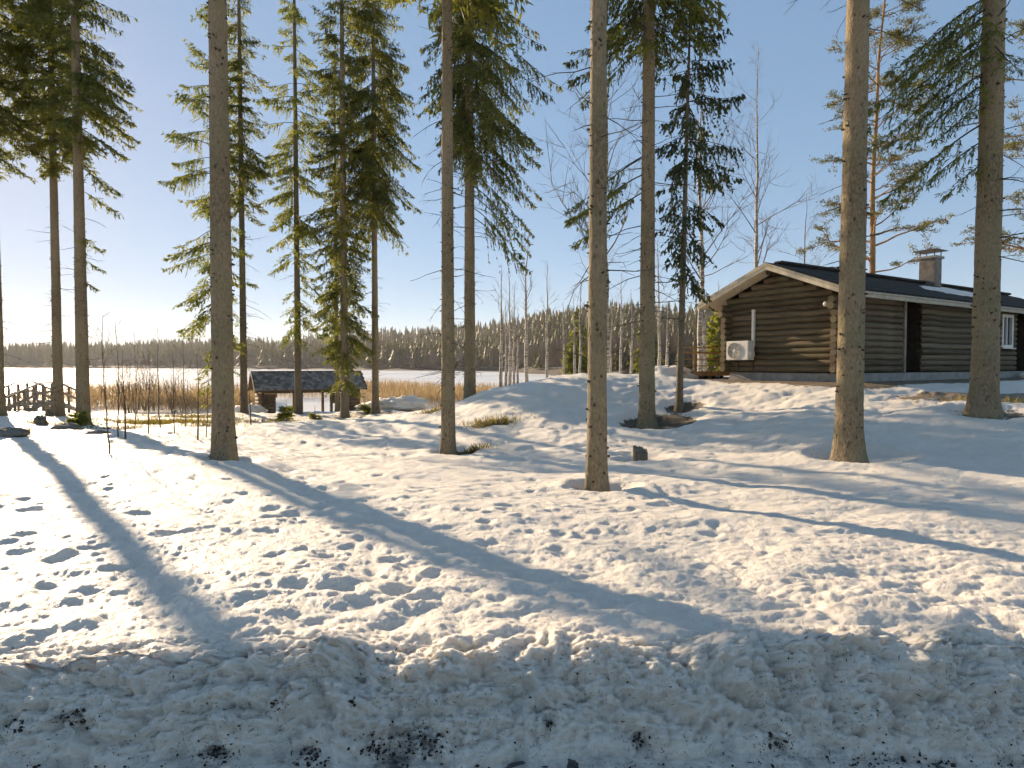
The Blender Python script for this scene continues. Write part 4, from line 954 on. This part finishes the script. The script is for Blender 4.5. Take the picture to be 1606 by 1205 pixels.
# local: X along ridge, Y depth; front slope faces -Y
for s_ in (-1, 1):
    m = MB(); V = [(-L2, s_ * (HW + .0), ez_), (L2, s_ * HW, ez_), (L2, 0, rz_), (-L2, 0, rz_), (-L2, s_ * HW, ez_ - .04), (L2, s_ * HW, ez_ - .04), (L2, 0, rz_ - .04), (-L2, 0, rz_ - .04)]
    m.add(V, [(0, 1, 2, 3), (7, 6, 5, 4), (0, 4, 5, 1), (2, 6, 7, 3), (1, 5, 6, 2), (0, 3, 7, 4)]); rf = m.build('roof', M_shedwood, SH)
    rng = np.random.RandomState(5); nr = 9; sl = math.hypot(HW, rz_ - ez_); ang = math.atan2(rz_ - ez_, HW)
    if s_ < 0:
        unit = MB(); unit.box((0, -.012, 0), (.165, .150, .016), .003); um = unit.mesh('shingle', M_shingle)
        for r_ in range(nr):
            for c_ in range(32):
                o = link('shingle', um, rf); t = r_ / nr; o.location = (-L2 - .03 + c_ * .1735 + (.087 if r_ % 2 else 0), s_ * HW * (1 - t), ez_ + (rz_ - ez_) * t + .012 + .006 * rng.rand()); o.rotation_euler = (ang - .10 + .02 * rng.normal(), 0, .02 * rng.normal())
    else:
        m = MB()
        for r_ in range(nr):
            t0, t1 = r_ / nr, (r_ + 1.25) / nr; y0, y1 = HW * (1 - t0) + .01, HW * (1 - min(t1, 1)); z0, z1 = ez_ + (rz_ - ez_) * t0 + .02, ez_ + (rz_ - ez_) * min(t1, 1) + .01
            V = [(-L2 - .03, y0, z0), (L2 + .03, y0, z0), (L2 + .03, y1, z1), (-L2 - .03, y1, z1)]; m.add(V, [(0, 3, 2, 1)])
        m.build('shingle_courses', M_shingle, rf)
    m = MB(); m.bar((-L2 - .03, s_ * (HW + .02), ez_ - .05), (-L2 - .03, 0, rz_ - .03), .03, .13, .004); m.build('barge_board', M_grey if s_ < 0 else M_shedwood, SH)
    m = MB(); m.bar((L2 + .03, s_ * (HW + .02), ez_ - .05), (L2 + .03, 0, rz_ - .03), .03, .13, .004); m.build('barge_board', M_shedwood, SH)
MB().box((-L2 - .04, -.07, rz_ + .0), (L2 + .04, .07, rz_ + .045), .015).build('ridge_cap', M_shingle, SH)
for i in range(6):
    t = i / 6; w_ = HW * (1 - t) - .08
    if w_ > .05: m = MB(); m.box((-L2 + .34, -w_, ez_ + (rz_ - ez_) * t - .02), (-L2 + .38, w_, ez_ + (rz_ - ez_) * (t + 1 / 6) - .025), .004); m.build('gable_board', M_shedwood, SH)
m = MB(); m.bar((-L2 + .3, -HW + .18, ez_ - .09), (L2 - .3, -HW + .18, ez_ - .09), .10, .14, .006); m.build('beam', M_shedwood, SH); m = MB(); m.bar((-L2 + .3, HW - .18, ez_ - .09), (L2 - .3, HW - .18, ez_ - .09), .10, .14, .006); m.build('beam', M_shedwood, SH)
for x_ in (-L2 + .36, -.55, .95, L2 - .36):
    for y_ in (-HW + .18, HW - .18): m = MB(); m.bar((x_, y_, -.35), (x_, y_, ez_ - .16), .13, .13, .01, (1, 0, 0)); m.build('post', M_shedwood, SH)
for i in range(9):
    z_ = -.2 + i * .18
    m = MB(); m.tube([(-L2 + .36, -HW + .26, z_), (-L2 + .36, HW - .26, z_)], .097, 10); m.build('wall_log', M_shedwood, SH, smooth=True)
    m = MB(); m.tube([(-L2 + .44, -HW + .18, z_), (-L2 + .95, -HW + .18, z_)], .097, 10); m.build('wall_log', M_shedwood, SH, smooth=True)
    m = MB(); m.tube([(.95, -HW + .18, z_), (L2 - .4, -HW + .18, z_)], .097, 10) if z_ < .2 or z_ > .75 else m.tube([(1.35, -HW + .18, z_), (L2 - .4, -HW + .18, z_)], .097, 10); m.build('wall_log', M_shedwood, SH, smooth=True)
for i in range(3): m = MB(); m.bar((-.5, -HW + .05 + i * .16, .28), (.9, -HW + .05 + i * .16, .28), .14, .04, .005); m.build('bench_plank', M_grey, SH)
for x_ in (-.35, .75): m = MB(); m.bar((x_, -HW + .21, -.3), (x_, -HW + .21, .26), .09, .3, .006, (1, 0, 0)); m.build('bench_leg', M_shedwood, SH)
# orange cloth hanging on the corner
oc = at(433, 617, 32.2); m = MB(); m.box((-.07, -.012, -.22), (.07, .012, .16), .01); m.box((-.02, -.008, .16), (.02, .008, .24), .003)
o = m.build('orange_bag', M_orange); o.location = tuple(oc); tag(o, 'small orange bag hanging at the shelter front corner', 'bag')

# ------------------------------------------------------------------ wooden footbridge at the left
A_ = at(8, 651, 25.5); B_ = at(121, 646, 29.0); bz = -.55
BR = thing('footbridge', 'weathered wooden footbridge with arched handrails at the shore', 'bridge', (A_[0], A_[1], 0))
bd = B_ - A_; bd[2] = 0; bl = np.linalg.norm(bd); bd /= bl; bn = np.array([-bd[1], bd[0], 0])
def prof(t): return at(60, np.interp(t, [0, .45, .7, 1], [652, 632, 630, 646]), 27)[2]
for i in range(22):
    t0 = (i + .06) / 22; t1 = (i + .94) / 22; tm = (t0 + t1) / 2; p = bd * bl * tm + [0, 0, prof(tm)]
    m = MB(); m.bar(p - bn * .03, p + bn * 1.23, .15, .04, .004, (0, 0, 1)); m.build('plank', M_grey, BR)
for s_, off in ((0, 0.0), (1, 1.2)):
    ts = [0, .22, .45, .7, .86, 1]
    for t in np.linspace(0, 1, 9):
        p = bd * bl * t + bn * off + [0, 0, prof(t)]; m = MB(); m.bar(p + [0, 0, -.45], p + [0, 0, .78], .08, .08, .006, (1, 0, 0)); m.build('post', M_grey, BR)
    for a_, b_ in ((0, .45), (.45, .7), (.7, 1)):
        pa = bd * bl * a_ + bn * off + [0, 0, prof(a_)]; pb = bd * bl * b_ + bn * off + [0, 0, prof(b_)]
        m = MB(); m.bar(pa + [0, 0, .82], pb + [0, 0, .82], .12, .05, .005); m.build('handrail', M_grey, BR)
        m = MB(); m.bar(pa + [0, 0, .42] - bn * .055, pb + [0, 0, .42] - bn * .055, .03, .10, .004); m.build('mid_rail', M_grey, BR)
        m = MB(); m.bar(pa + [0, 0, -.10] - bn * .06, pb + [0, 0, -.10] - bn * .06, .06, .16, .004); m.build('stringer', M_grey, BR)

# ------------------------------------------------------------------ birches, pines and other trees
b0 = at(950, 595, 24); birch('birch_tree', 'tall leafless birch with flaky pale trunk behind the central near trunk', b0[0], b0[1], 13.5, .135, 21, nb=26, zb=.2, fine=2, spread=.8, lmax=.27, z=.6)
b0 = at(1190, 560, 33); birch('birch_tree', 'tall leafless birch rising behind the cabin ridge', b0[0], b0[1], 17.5, .15, 22, nb=26, zb=.3, spread=.6, lmax=.22, z=.6)
b0 = at(1098, 575, 27); birch('birch_tree', 'pale birch stem right behind the thin ragged spruce', b0[0], b0[1], 14, .13, 23, nb=20, zb=.3, spread=.6, z=.9)
b0 = at(1107, 575, 29); birch('birch_tree', 'slimmer twin of the pale birch stem by the cabin porch', b0[0], b0[1], 13, .10, 24, nb=16, zb=.3, spread=.6, z=.9)
b0 = at(1263, 560, 38); birch('birch_tree', 'short thin leafless tree over the cabin roof left of the thick trunk', b0[0], b0[1], 11.5, .09, 25, nb=18, zb=.35, spread=.7, z=.3, mat=M_stick)
rng = np.random.RandomState(77)
BX = [(785, 600, 44, 8.2), (793, 600, 47, 6.0), (799, 602, 43, 7.5), (806, 600, 45, 7.2), (812, 599, 50, 6.0), (826, 597, 40, 9.6), (858, 592, 46, 8.5), (902, 588, 55, 7.0), (909, 588, 52, 7.8), (972, 586, 50, 8.0), (990, 586, 56, 7.5), (1033, 586, 44, 9.5), (1046, 586, 47, 5.5), (1122, 586, 48, 7.0), (884, 588, 60, 7), (958, 586, 58, 7.4)]
lbs = ['leftmost of the slender white birches beyond the mound', 'short white birch second from the left beyond the mound', 'white birch third from the left in the clump beyond the mound', 'white birch fourth from the left in the clump beyond the mound', 'short white birch closing the clump beyond the mound', 'tallest white birch beyond the mound, standing alone right of the clump', 'white birch by itself between the clump and the central near trunk',
       'left one of two white birches left of the central near trunk', 'right one of two white birches left of the central near trunk', 'white birch right of the central near trunk on the far side of the mound', 'thin white birch between the central near trunk and the mound trunk', 'white birch right of the mound trunk, beyond the snow crest', 'short white birch next to the snow heap beyond the crest', 'white birch behind the deck railing', 'faint far birch right of the lone white birch', 'far birch just right of the central near trunk']
for i, ((px, py, d, H), lb) in enumerate(zip(BX, lbs)):
    p = at(px, py, d); birch('birch_tree', lb, p[0], p[1], H, .105 + .03 * rng.rand(), 100 + i, nb=14, zb=.35, fine=1, spread=.5, lmax=.2, z=p[2] - .15, sides=8, rmin=.007)

def pine(label, x, y, z, H, r0, seed, zc, rmax, nb=26, lean=(0, 0), density=1.0):
    rng = np.random.RandomState(seed); t = thing('pine_tree', label, 'tree', (x, y, z), 0, 'pines behind the cabin')
    me, cen, rad = trunk_mesh('trunk', H, r0, rng, M_pinebark, lean, sides=14, crook=.25, taper=.85); link('trunk', me, t)
    P0, P1, A, B = [], [], [], []; SP, SD, SL, SW = [], [], [], []
    for i in range(nb):
        f = (i + rng.rand()) / nb; zz = zc + (H - zc) * f; a = rng.uniform(0, 6.283); L = rmax * (1 - f) ** .55 * rng.uniform(.5, 1.1) + .3
        d = np.array([math.cos(a), math.sin(a), rng.uniform(-.1, .45)]); d /= np.linalg.norm(d); p = cen(np.array(zz)); n = 6; r = .012 + .012 * L
        for k in range(n):
            d = d + rng.normal(size=3) * .16 + [0, 0, .03]; d /= np.linalg.norm(d); q = p + d * L / n; P0.append(p); P1.append(q); A.append(r * (1 - k / n * .8)); B.append(r * (1 - (k + 1) / n * .8))
            if k >= 2:
                for _ in range(3):
                    e = d * .6 + rng.normal(size=3) * np.array([.8, .8, .3]); e /= np.linalg.norm(e); l = rng.uniform(.25, .65) * min(1, L / 1.5); w = q + e * l; P0.append(q); P1.append(w); A.append(r * .4); B.append(r * .15)
                    nt = int(46 * density); cpos = q + (w - q) * rng.uniform(.45, 1.15, (nt, 1)) + rng.normal(size=(nt, 3)) * [.10, .10, .045]
                    dd = e[None] * .5 + rng.normal(size=(nt, 3)) * .6 + [0, 0, .3]; dd /= np.linalg.norm(dd, axis=1)[:, None]
                    SP.append(cpos); SD.append(dd); SL.append(rng.uniform(.07, .15, nt)); SW.append(rng.uniform(.013, .024, nt))
            p = q
    V, Q = sticks(P0, P1, A, B, 4); link('boughs', np_mesh('boughs', V, Q, [M_pinebark], True), t, kind='stuff')
    V, Q = kites(np.concatenate(SP), np.concatenate(SD), np.concatenate(SL), np.concatenate(SW), rng); link('crown', np_mesh('crown', V, Q, [M_pine], False), t)
    return t
p = at(1356, 560, 30); pine('slanting orange-stemmed pine rising behind the cabin roof', p[0], p[1], .8, 19, .16, 31, 4.8, 3.3, 52, (.30, 0))
p = at(1625, 560, 29); pine('pine at the right edge behind the cabin roof', p[0], p[1], 1.0, 19, .16, 32, 5.5, 3.2, 48, (.1, 0))
p = at(1230, 560, 90); 
# two yellow-green conifers behind the deck
for px, d, H, lb, sd_ in ((1128, 31, 4.2, 'bushy yellow-green young conifer behind the deck railing', 61), (905, 70, 7.5, 'yellowish conifer beyond the mound left of the central near trunk', 62), (1015, 75, 8.5, 'small pointed conifer on the far side of the mound by the mound trunk', 63)):
    p = at(px, 586, d); rng = np.random.RandomState(sd_); t = thing('young_spruce', lb, 'tree', (p[0], p[1], p[2] - .3), 0)
    me, cen, rad = trunk_mesh('trunk', H, .07, rng, M_bark_dark, sides=8); link('trunk', me, t)
    (V, Q), (WV, WQ) = spruce_crown(cen, rad, H, .3, [(0, H * .28), (H * .3, H * .26), (H, .05)], rng, 99, step=.42 if d > 50 else .3, per=6, shoot=.24, wid=.045)
    link('crown', np_mesh('crown', V, Q, [M_needle_y if sd_ != 63 else M_needle], False), t); link('boughs', np_mesh('boughs', WV, WQ, [M_twig]), t, kind='stuff')
# seedlings near the shelter and left trunks
for i, (px, py, d, H, lb) in enumerate(((449, 654, 24, .8, 'small bright spruce seedling in front of the shelter'), (494, 652, 25, .55, 'low green spruce seedling under the bushy spruce'), (124, 678, 18.5, .75, 'tiny bright spruce seedling at the foot of the thicker left spruce'), (572, 644, 27, .6, 'small spruce seedling right of the shelter'))):
    p = at(px, py, d); rng = np.random.RandomState(200 + i); t = thing('spruce_seedling', lb, 'seedling', (p[0], p[1], ground_z(p[0], p[1])), 0)
    me, cen, rad = trunk_mesh('trunk', H, .018, rng, M_bark_dark, sides=6, z0=-.1); link('trunk', me, t)
    (V, Q), (WV, WQ) = spruce_crown(cen, rad, H, .12, [(0, H * .4), (H, .06)], rng, 99, step=.10, per=6, shoot=.10, wid=.016, tipup=.3, droop=.1, hang=.1)
    link('crown', np_mesh('crown', V, Q, [M_needle_y], False), t)
# saplings and brush at the left shore
SPL = [(172, 718, 10.6, 2.35, 'thin bare sapling standing alone nearest, in open snow at left'), (186, 684, 14.5, 2.6, 'bare sapling just behind the lone front sapling'), (197, 686, 14, 1.9, 'short bare sapling right of the lone front sapling'), (211, 668, 17, 2.6, 'bare sapling third from the left in the shore brush'), (233, 676, 15.5, 2.0, 'crooked bare sapling in the middle of the shore brush'), (252, 672, 18, 2.9, 'tall bare sapling in the middle of the shore brush'),
       (274, 680, 15.5, 2.2, 'bent bare sapling right of the middle of the shore brush'), (292, 668, 18, 2.8, 'bare sapling near the right end of the shore brush'), (310, 684, 14.5, 2.1, 'bare sapling beside the young yellow-green spruce'), (323, 680, 15, 1.8, 'bare sapling closest to the thick near trunk'), (167, 655, 23, 3.0, 'bare sapling at the left end of the shore brush'), (394, 662, 20, 1.8, 'bare twig sapling left of the shelter'), (785, 618, 20, 1.35, 'small dark sapling on the mound left of the crest')]
for i, (px, py, d, H, lb) in enumerate(SPL):
    p = at(px, py, d); birch('sapling', lb, p[0], p[1], H, .012 + .004 * (i % 3), 300 + i, mat=M_stick, tmat=M_stick, cat='sapling', group='bare saplings', nb=10, zb=.25, fine=1, spread=.7, lmax=.3, sides=6, rmin=.0035, lean=((i % 5 - 2) * .02, 0))
for i, (px, d, H, lb) in enumerate(((240, 46, 5.0, 'large bare willow bush among the reeds at left'), (206, 43, 4.3, 'bare bush left of the large willow bush'), (285, 44, 3.3, 'reddish bare bush behind the young spruce'), (150, 50, 2.2, 'low bare bush behind the thicker left spruce'), (22, 46, 1.5, 'low bush at the shore beyond the footbridge'))):
    rng = np.random.RandomState(400 + i); p = at(px, 612, d); t = thing('willow_bush', lb, 'bush', (p[0], p[1], LAKE), 0, 'bare shore bushes')
    a = []
    for k in range(11 if i < 3 else 6):
        (pts, rr), tw = bare_tree(H * rng.uniform(.6, 1), .03, rng, nb=9, zb=.2, fine=1, spread=.7, lean=(rng.normal() * .16, rng.normal() * .16), lmax=.3, rmin=.008)
        off = np.array([rng.normal() * .5, rng.normal() * .5, -.1]); a.append((tw[0] + off, tw[1] + off, tw[2], tw[3])); a.append((pts[:-1] + off, pts[1:] + off, rr[:-1], rr[1:]))
    V, Q = sticks(*[np.concatenate([x[j] for x in a]) for j in range(4)], 3); link('stems', np_mesh('stems', V, Q, [M_stick], True), t, kind='stuff')

# ------------------------------------------------------------------ reeds, grass, stumps, rocks, heaps
def reeds():
    rng = np.random.RandomState(8); P = []
    for (px0, px1, d0, d1, n) in ((125, 430, 42, 58, 11000), (560, 850, 48, 72, 12000), (-40, 130, 46, 55, 1400), (420, 590, 58, 66, 1500)):
        px = rng.uniform(px0, px1, n); d = rng.uniform(d0, d1, n); x = (px - 803) / F * d
        k = pn(x * .12, d * .12, 81) + .5 * pn(x * .5, d * .5, 82) > -.12; P.append(np.stack([x[k], d[k], np.full(k.sum(), LAKE - .02)], -1))
    P = np.concatenate(P); n = len(P); H = rng.uniform(.8, 1.75, n) * (1 + .4 * pn(P[:, 0] * .1, P[:, 1] * .1, 83)); D = np.stack([rng.normal(size=n) * .10, rng.normal(size=n) * .10, np.ones(n)], -1); D /= np.linalg.norm(D, axis=1)[:, None]
    V, Q = kites(P, D, H, np.full(n, .016), rng, .7); o = link('reeds', np_mesh('reeds', V, Q, [M_reed], False)); tag(o, 'dry straw-coloured reeds along the frozen shore', 'reeds', None, 'stuff')
reeds()
def grass():
    rng = np.random.RandomState(9); P = []; 
    for (px, py, d, rx, ry, n) in ((260, 652, 22, 2.2, .8, 3000), (70, 665, 20, 1.0, .4, 240), (20, 690, 15, .6, .3, 260), (770, 690, 15.5, .7, .3, 420), (190, 668, 18, 1.0, .3, 300), (300, 648, 25, 2.0, .7, 900), (735, 712, 13.1, .4, .1, 260), (330, 672, 19, .9, .3, 300), (680, 672, 18, .4, .25, 200), (420, 668, 22, 1.3, .35, 300), (1560, 622, 13.2, 1.2, .25, 200)):
        c = at(px, py, d); P.append(np.stack([c[0] + rng.normal(size=n) * rx * .5, c[1] + rng.normal(size=n) * ry * .5], -1))
    P = np.concatenate(P); z, _, _ = surface(P[:, 0].copy(), P[:, 1].copy(), True); n = len(P); D = np.stack([rng.normal(size=n) * .6, rng.normal(size=n) * .6, np.ones(n)], -1); D /= np.linalg.norm(D, axis=1)[:, None]
    V, Q = kites(np.stack([P[:, 0], P[:, 1], z - .01], -1), D, rng.uniform(.06, .24, n), np.full(n, .008), rng, .4); o = link('grass_tufts', np_mesh('grass_tufts', V, Q, [M_grass], False)); tag(o, 'mossy winter grass and twigs in thawed patches', 'grass', None, 'stuff')
grass()
def stump(px, py, d, r, h, label, seed):
    rng = np.random.RandomState(seed); p = at(px, py, d); z, _, _ = surface(np.array([p[0]]), np.array([p[1]]), True)
    t = thing('tree_stump', label, 'stump', (p[0], p[1], float(z[0])), rng.rand() * 6)
    n, s = 10, 26; zz = np.linspace(-.12, h, n); a = np.arange(s) * 6.2832 / s; A, Z = np.meshgrid(a, zz)
    Rr = r * (1 + .35 * np.exp(-np.clip(Z, 0, 9) / .08) + .07 * np.cos(A * 4 + 1) + .05 * np.cos(A * 7) + .03 * rng.normal(size=A.shape)); Z = Z + (Z > h * .9) * (.05 * np.cos(A + .5) + .02 * rng.normal(size=A.shape)); Rr = Rr * (1 + .55 * np.exp(-np.clip(Z, 0, 9) / .10) * np.exp(-((np.cos(A - 5.6) - 1) / .25) ** 2))
    V = np.stack([Rr * np.cos(A), Rr * np.sin(A), Z], -1).reshape(-1, 3); i = np.arange(n - 1)[:, None] * s; j = np.arange(s)[None]; j2 = (j + 1) % s
    link('stump_side', np_mesh('stump_side', V, np.stack([i + j, i + j2, i + s + j2, i + s + j], -1).reshape(-1, 4), [M_stump]), t)
    ring = V[-s:]; V2 = np.vstack([ring + [0, 0, .001], ring * [.55, .55, 1] + rng.normal(size=(s, 3)) * .006, [[0, 0, h]]]); jj = np.arange(s); j3 = (jj + 1) % s
    link('cut_top', np_mesh('cut_top', V2, [np.stack([jj, j3, s + j3, s + jj], -1), np.stack([s + jj, s + j3, np.full(s, 2 * s)], -1)], [M_cut]), t)
stump(1004, 725, 11.0, .125, .32, 'short grey tree stump in a snow hollow beneath the mound', 1)
stump(63, 664, 19.5, .14, .22, 'dark low stump in front of the footbridge', 2)
stump(77, 648, 23, .11, .22, 'small stump at the foot of the slimmer left spruce', 3)
def lump(name, label, cat, p, s, mat, seed, amp=.25, sink=.3, fr=2.0, group=None):
    u, v = np.meshgrid(np.linspace(0, 2 * math.pi, 33)[:-1], np.linspace(0.02, math.pi - .02, 17)); d = np.stack([np.cos(u) * np.sin(v), np.sin(u) * np.sin(v), np.cos(v)], -1)
    r = 1 + amp * pn(d[..., 0] * fr + d[..., 2], d[..., 1] * fr + seed, seed) + amp * .5 * pn(d[..., 0] * fr * 3, d[..., 1] * fr * 3 + d[..., 2] * 4, seed + 1) + amp * .3 * pn(d[..., 0] * fr * 8 + d[..., 2] * 5, d[..., 1] * fr * 8, seed + 2)
    V = (d * r[..., None] * np.array(s)).reshape(-1, 3); n = 32; i = np.arange(16)[:, None] * n; j = np.arange(n)[None]; j2 = (j + 1) % n
    o = link(name, np_mesh(name, V, np.stack([i + j, i + n + j, i + n + j2, i + j2], -1).reshape(-1, 4), [mat])); o.location = (p[0], p[1], p[2] + s[2] * (1 - sink) - s[2] * .4); tag(o, label, cat, group); return o
def gpt(px, py, d): p = at(px, py, d); return (p[0], p[1], ground_z(p[0], p[1]))
lump('rock', 'mossy rock at the left edge below the footbridge', 'rock', gpt(12, 694, 14.5), (.42, .3, .16), M_rock, 501, group='rocks in the snow')
lump('rock', 'low dark rock in front of the left pair of spruces', 'rock', gpt(105, 682, 17), (.4, .25, .14), M_rock, 504, group='rocks in the snow')
lump('rock', 'flat rock beside the lone front sapling', 'rock', gpt(155, 690, 15), (.3, .16, .08), M_rock, 507, group='rocks in the snow')
hp_ = at(1048, 590, 21.5); lump('snow_heap', 'rounded white snow heap on the crest left of the deck', 'snow heap', (hp_[0], hp_[1], hp_[2] - .2), (1.0, .7, .42), M_snow_plain, 510, .18)
for i, (px, py, d, s) in enumerate(((612, 636, 29, (1.0, .7, .33)), (640, 634, 29.5, (.9, .7, .36)), (590, 640, 29, (.8, .6, .28)), (392, 646, 31, (.75, .5, .35)))):
    lump('snow_heap', ['dirty snow heap right of the shelter, middle of three', 'dirty snow heap farthest right of the shelter', 'dirty snow heap nearest the shelter on its right', 'bluish shaded snow heap at the shelter left wall'][i], 'snow heap', tuple(at(px, py, d) - [0, 0, .1]), s, M_snow_plain, 520 + i * 3, .35, .3, 3.0)
# white bench-like block by the far entrance
lump('snow_heap', 'small white snow lump against the cabin wall at the right edge', 'snow heap', tuple(HK + np.append(_hv * 11.2 + _hu * -.45, .0)), (.55, .2, .16), M_snow_plain, 540, .2)
# needles, cone scales and soil crumbs caught in the ploughed bank
def bank_debris():
    rng = np.random.RandomState(12); dg = bpy.context.evaluated_depsgraph_get(); dg.update(); g = bpy.data.objects['snow_ground']
    P, D, L, Wd = [], [], [], []; C = []
    tr = 0
    while len(P) < 2400 and tr < 9000:
        tr += 1; px = rng.uniform(-60, 1660); py = 1205 - 190 * rng.rand() ** 1.0 + (20 if rng.rand() < .2 else 0)
        if pn(np.array([px * .01]), np.array([py * .012]), 91)[0] + rng.normal() * .3 < -.05: continue
        q = at(px, py, 1.0); dr = Vector(q) - Vector((0, 0, EYE)); dr.normalize()
        ok, loc, nrm, _ = g.ray_cast(Vector((0, 0, EYE)), dr)
        if not ok or loc.y > 3.6: continue
        t = Vector(rng.normal(size=3)); t = (t - nrm * t.dot(nrm)); t.normalize(); t = t + nrm * rng.uniform(-.1, .35)
        P.append(loc + nrm * .002); D.append(t.normalized()); big = rng.rand() < .06; L.append(rng.uniform(.010, .026) * (1.7 if big else 1)); Wd.append(rng.uniform(.0008, .0015) * (1.9 if big else 1))
        if rng.rand() < .05: C.append((loc, nrm))
    for (cx, cy, r_, wr_, br_, dp_) in WELLS:
        if cy > 16: continue
        n = 260; a = rng.uniform(0, 6.283, n); q = r_ + rng.exponential(.55, n); x = cx + np.cos(a) * q; y = cy + np.sin(a) * q; zz, _, _ = surface(x, y, True)
        for i in range(n):
            if y[i] < 3.6: continue
            P.append(Vector((x[i], y[i], zz[i] + .004))); t = Vector((rng.normal(), rng.normal(), .15 * rng.normal())); D.append(t.normalized()); L.append(rng.uniform(.015, .05)); Wd.append(rng.uniform(.0015, .004))
    P = np.array(P); D = np.array(D); V, Q = kites(P, D, np.array(L), np.array(Wd), rng)
    V2, Q2 = kites(P, D, np.array(L), np.array(Wd), rng); V = np.vstack([V, V2]); Q = np.vstack([Q, Q2 + len(V2)])
    o = link('fallen_needles', np_mesh('fallen_needles', V, Q, [M_twig], False)); tag(o, 'fallen needles and bits of twig on the snow bank', 'needles', None, 'stuff')
    # soil crumbs
    Vs, Fs = [], []; b = 0
    ico = np.array([(0, 0, 1), (.9, 0, .3), (.28, .85, .3), (-.72, .5, .3), (-.72, -.5, .3), (.28, -.85, .3), (.72, .5, -.4), (-.28, .85, -.4), (-.9, 0, -.4), (-.28, -.85, -.4), (.72, -.5, -.4), (0, 0, -1)])
    fc = np.array([(0, 1, 2), (0, 2, 3), (0, 3, 4), (0, 4, 5), (0, 5, 1), (1, 6, 2), (2, 7, 3), (3, 8, 4), (4, 9, 5), (5, 10, 1), (6, 7, 2), (7, 8, 3), (8, 9, 4), (9, 10, 5), (10, 6, 1), (11, 7, 6), (11, 8, 7), (11, 9, 8), (11, 10, 9), (11, 6, 10)])
    def crumb(loc, s):
        nonlocal b
        Vs.append(np.array(loc) + ico * (s * rng.uniform(.6, 1.4, (12, 1))) * rng.uniform(.6, 1.3, 3)); Fs.append(fc + b); b += 12
    for loc, nrm in C: crumb(loc, rng.uniform(.002, .007))
    for (px, py, sx, sy, n) in ((640, 1168, 40, 15, 200), (345, 1182, 16, 10, 110), (488, 1188, 12, 10, 90), (435, 1105, 7, 9, 26), (1000, 1160, 9, 8, 30), (862, 1130, 6, 7, 20), (1212, 1166, 14, 6, 50), (1480, 1199, 110, 4, 70), (1000, 1202, 160, 3, 30), (200, 1202, 120, 3, 20), (120, 1130, 14, 8, 40), (18, 1142, 10, 8, 30), (552, 1098, 3, 6, 10), (590, 1180, 8, 14, 40), (1380, 1190, 30, 8, 60)):
        for _ in range(n):
            q = at(px + rng.normal() * sx, py + rng.normal() * sy, 1.0); dr = Vector(q) - Vector((0, 0, EYE)); dr.normalize(); ok, loc, nrm, _i = g.ray_cast(Vector((0, 0, EYE)), dr)
            if ok and loc.y < 3.6: crumb(loc, .0022 + .0085 * rng.rand() ** 3)
    o = link('soil_crumbs', np_mesh('soil_crumbs', np.concatenate(Vs), np.concatenate(Fs), [M_dirt], False)); tag(o, 'dark soil crumbs stuck in the ploughed snow bank', 'soil', None, 'stuff')
bank_debris()

# ------------------------------------------------------------------ thin winter haze over the lake
m = MB(); m.box((-1690, -430, -4.5), (1690, 1620, 85)); hz = NT('haze_air')
hz.t.nodes.remove(hz.b); pv = hz.n('VolumePrincipled'); pv.inputs['Density'].default_value = 0.00019; pv.inputs['Color'].default_value = (.93, .95, 1, 1); pv.inputs['Anisotropy'].default_value = .25
hz.l(pv.outputs[0], hz.out.inputs['Volume'])
tag(m.build('haze', hz.m), 'thin winter haze over the lake', None, None, 'stuff')
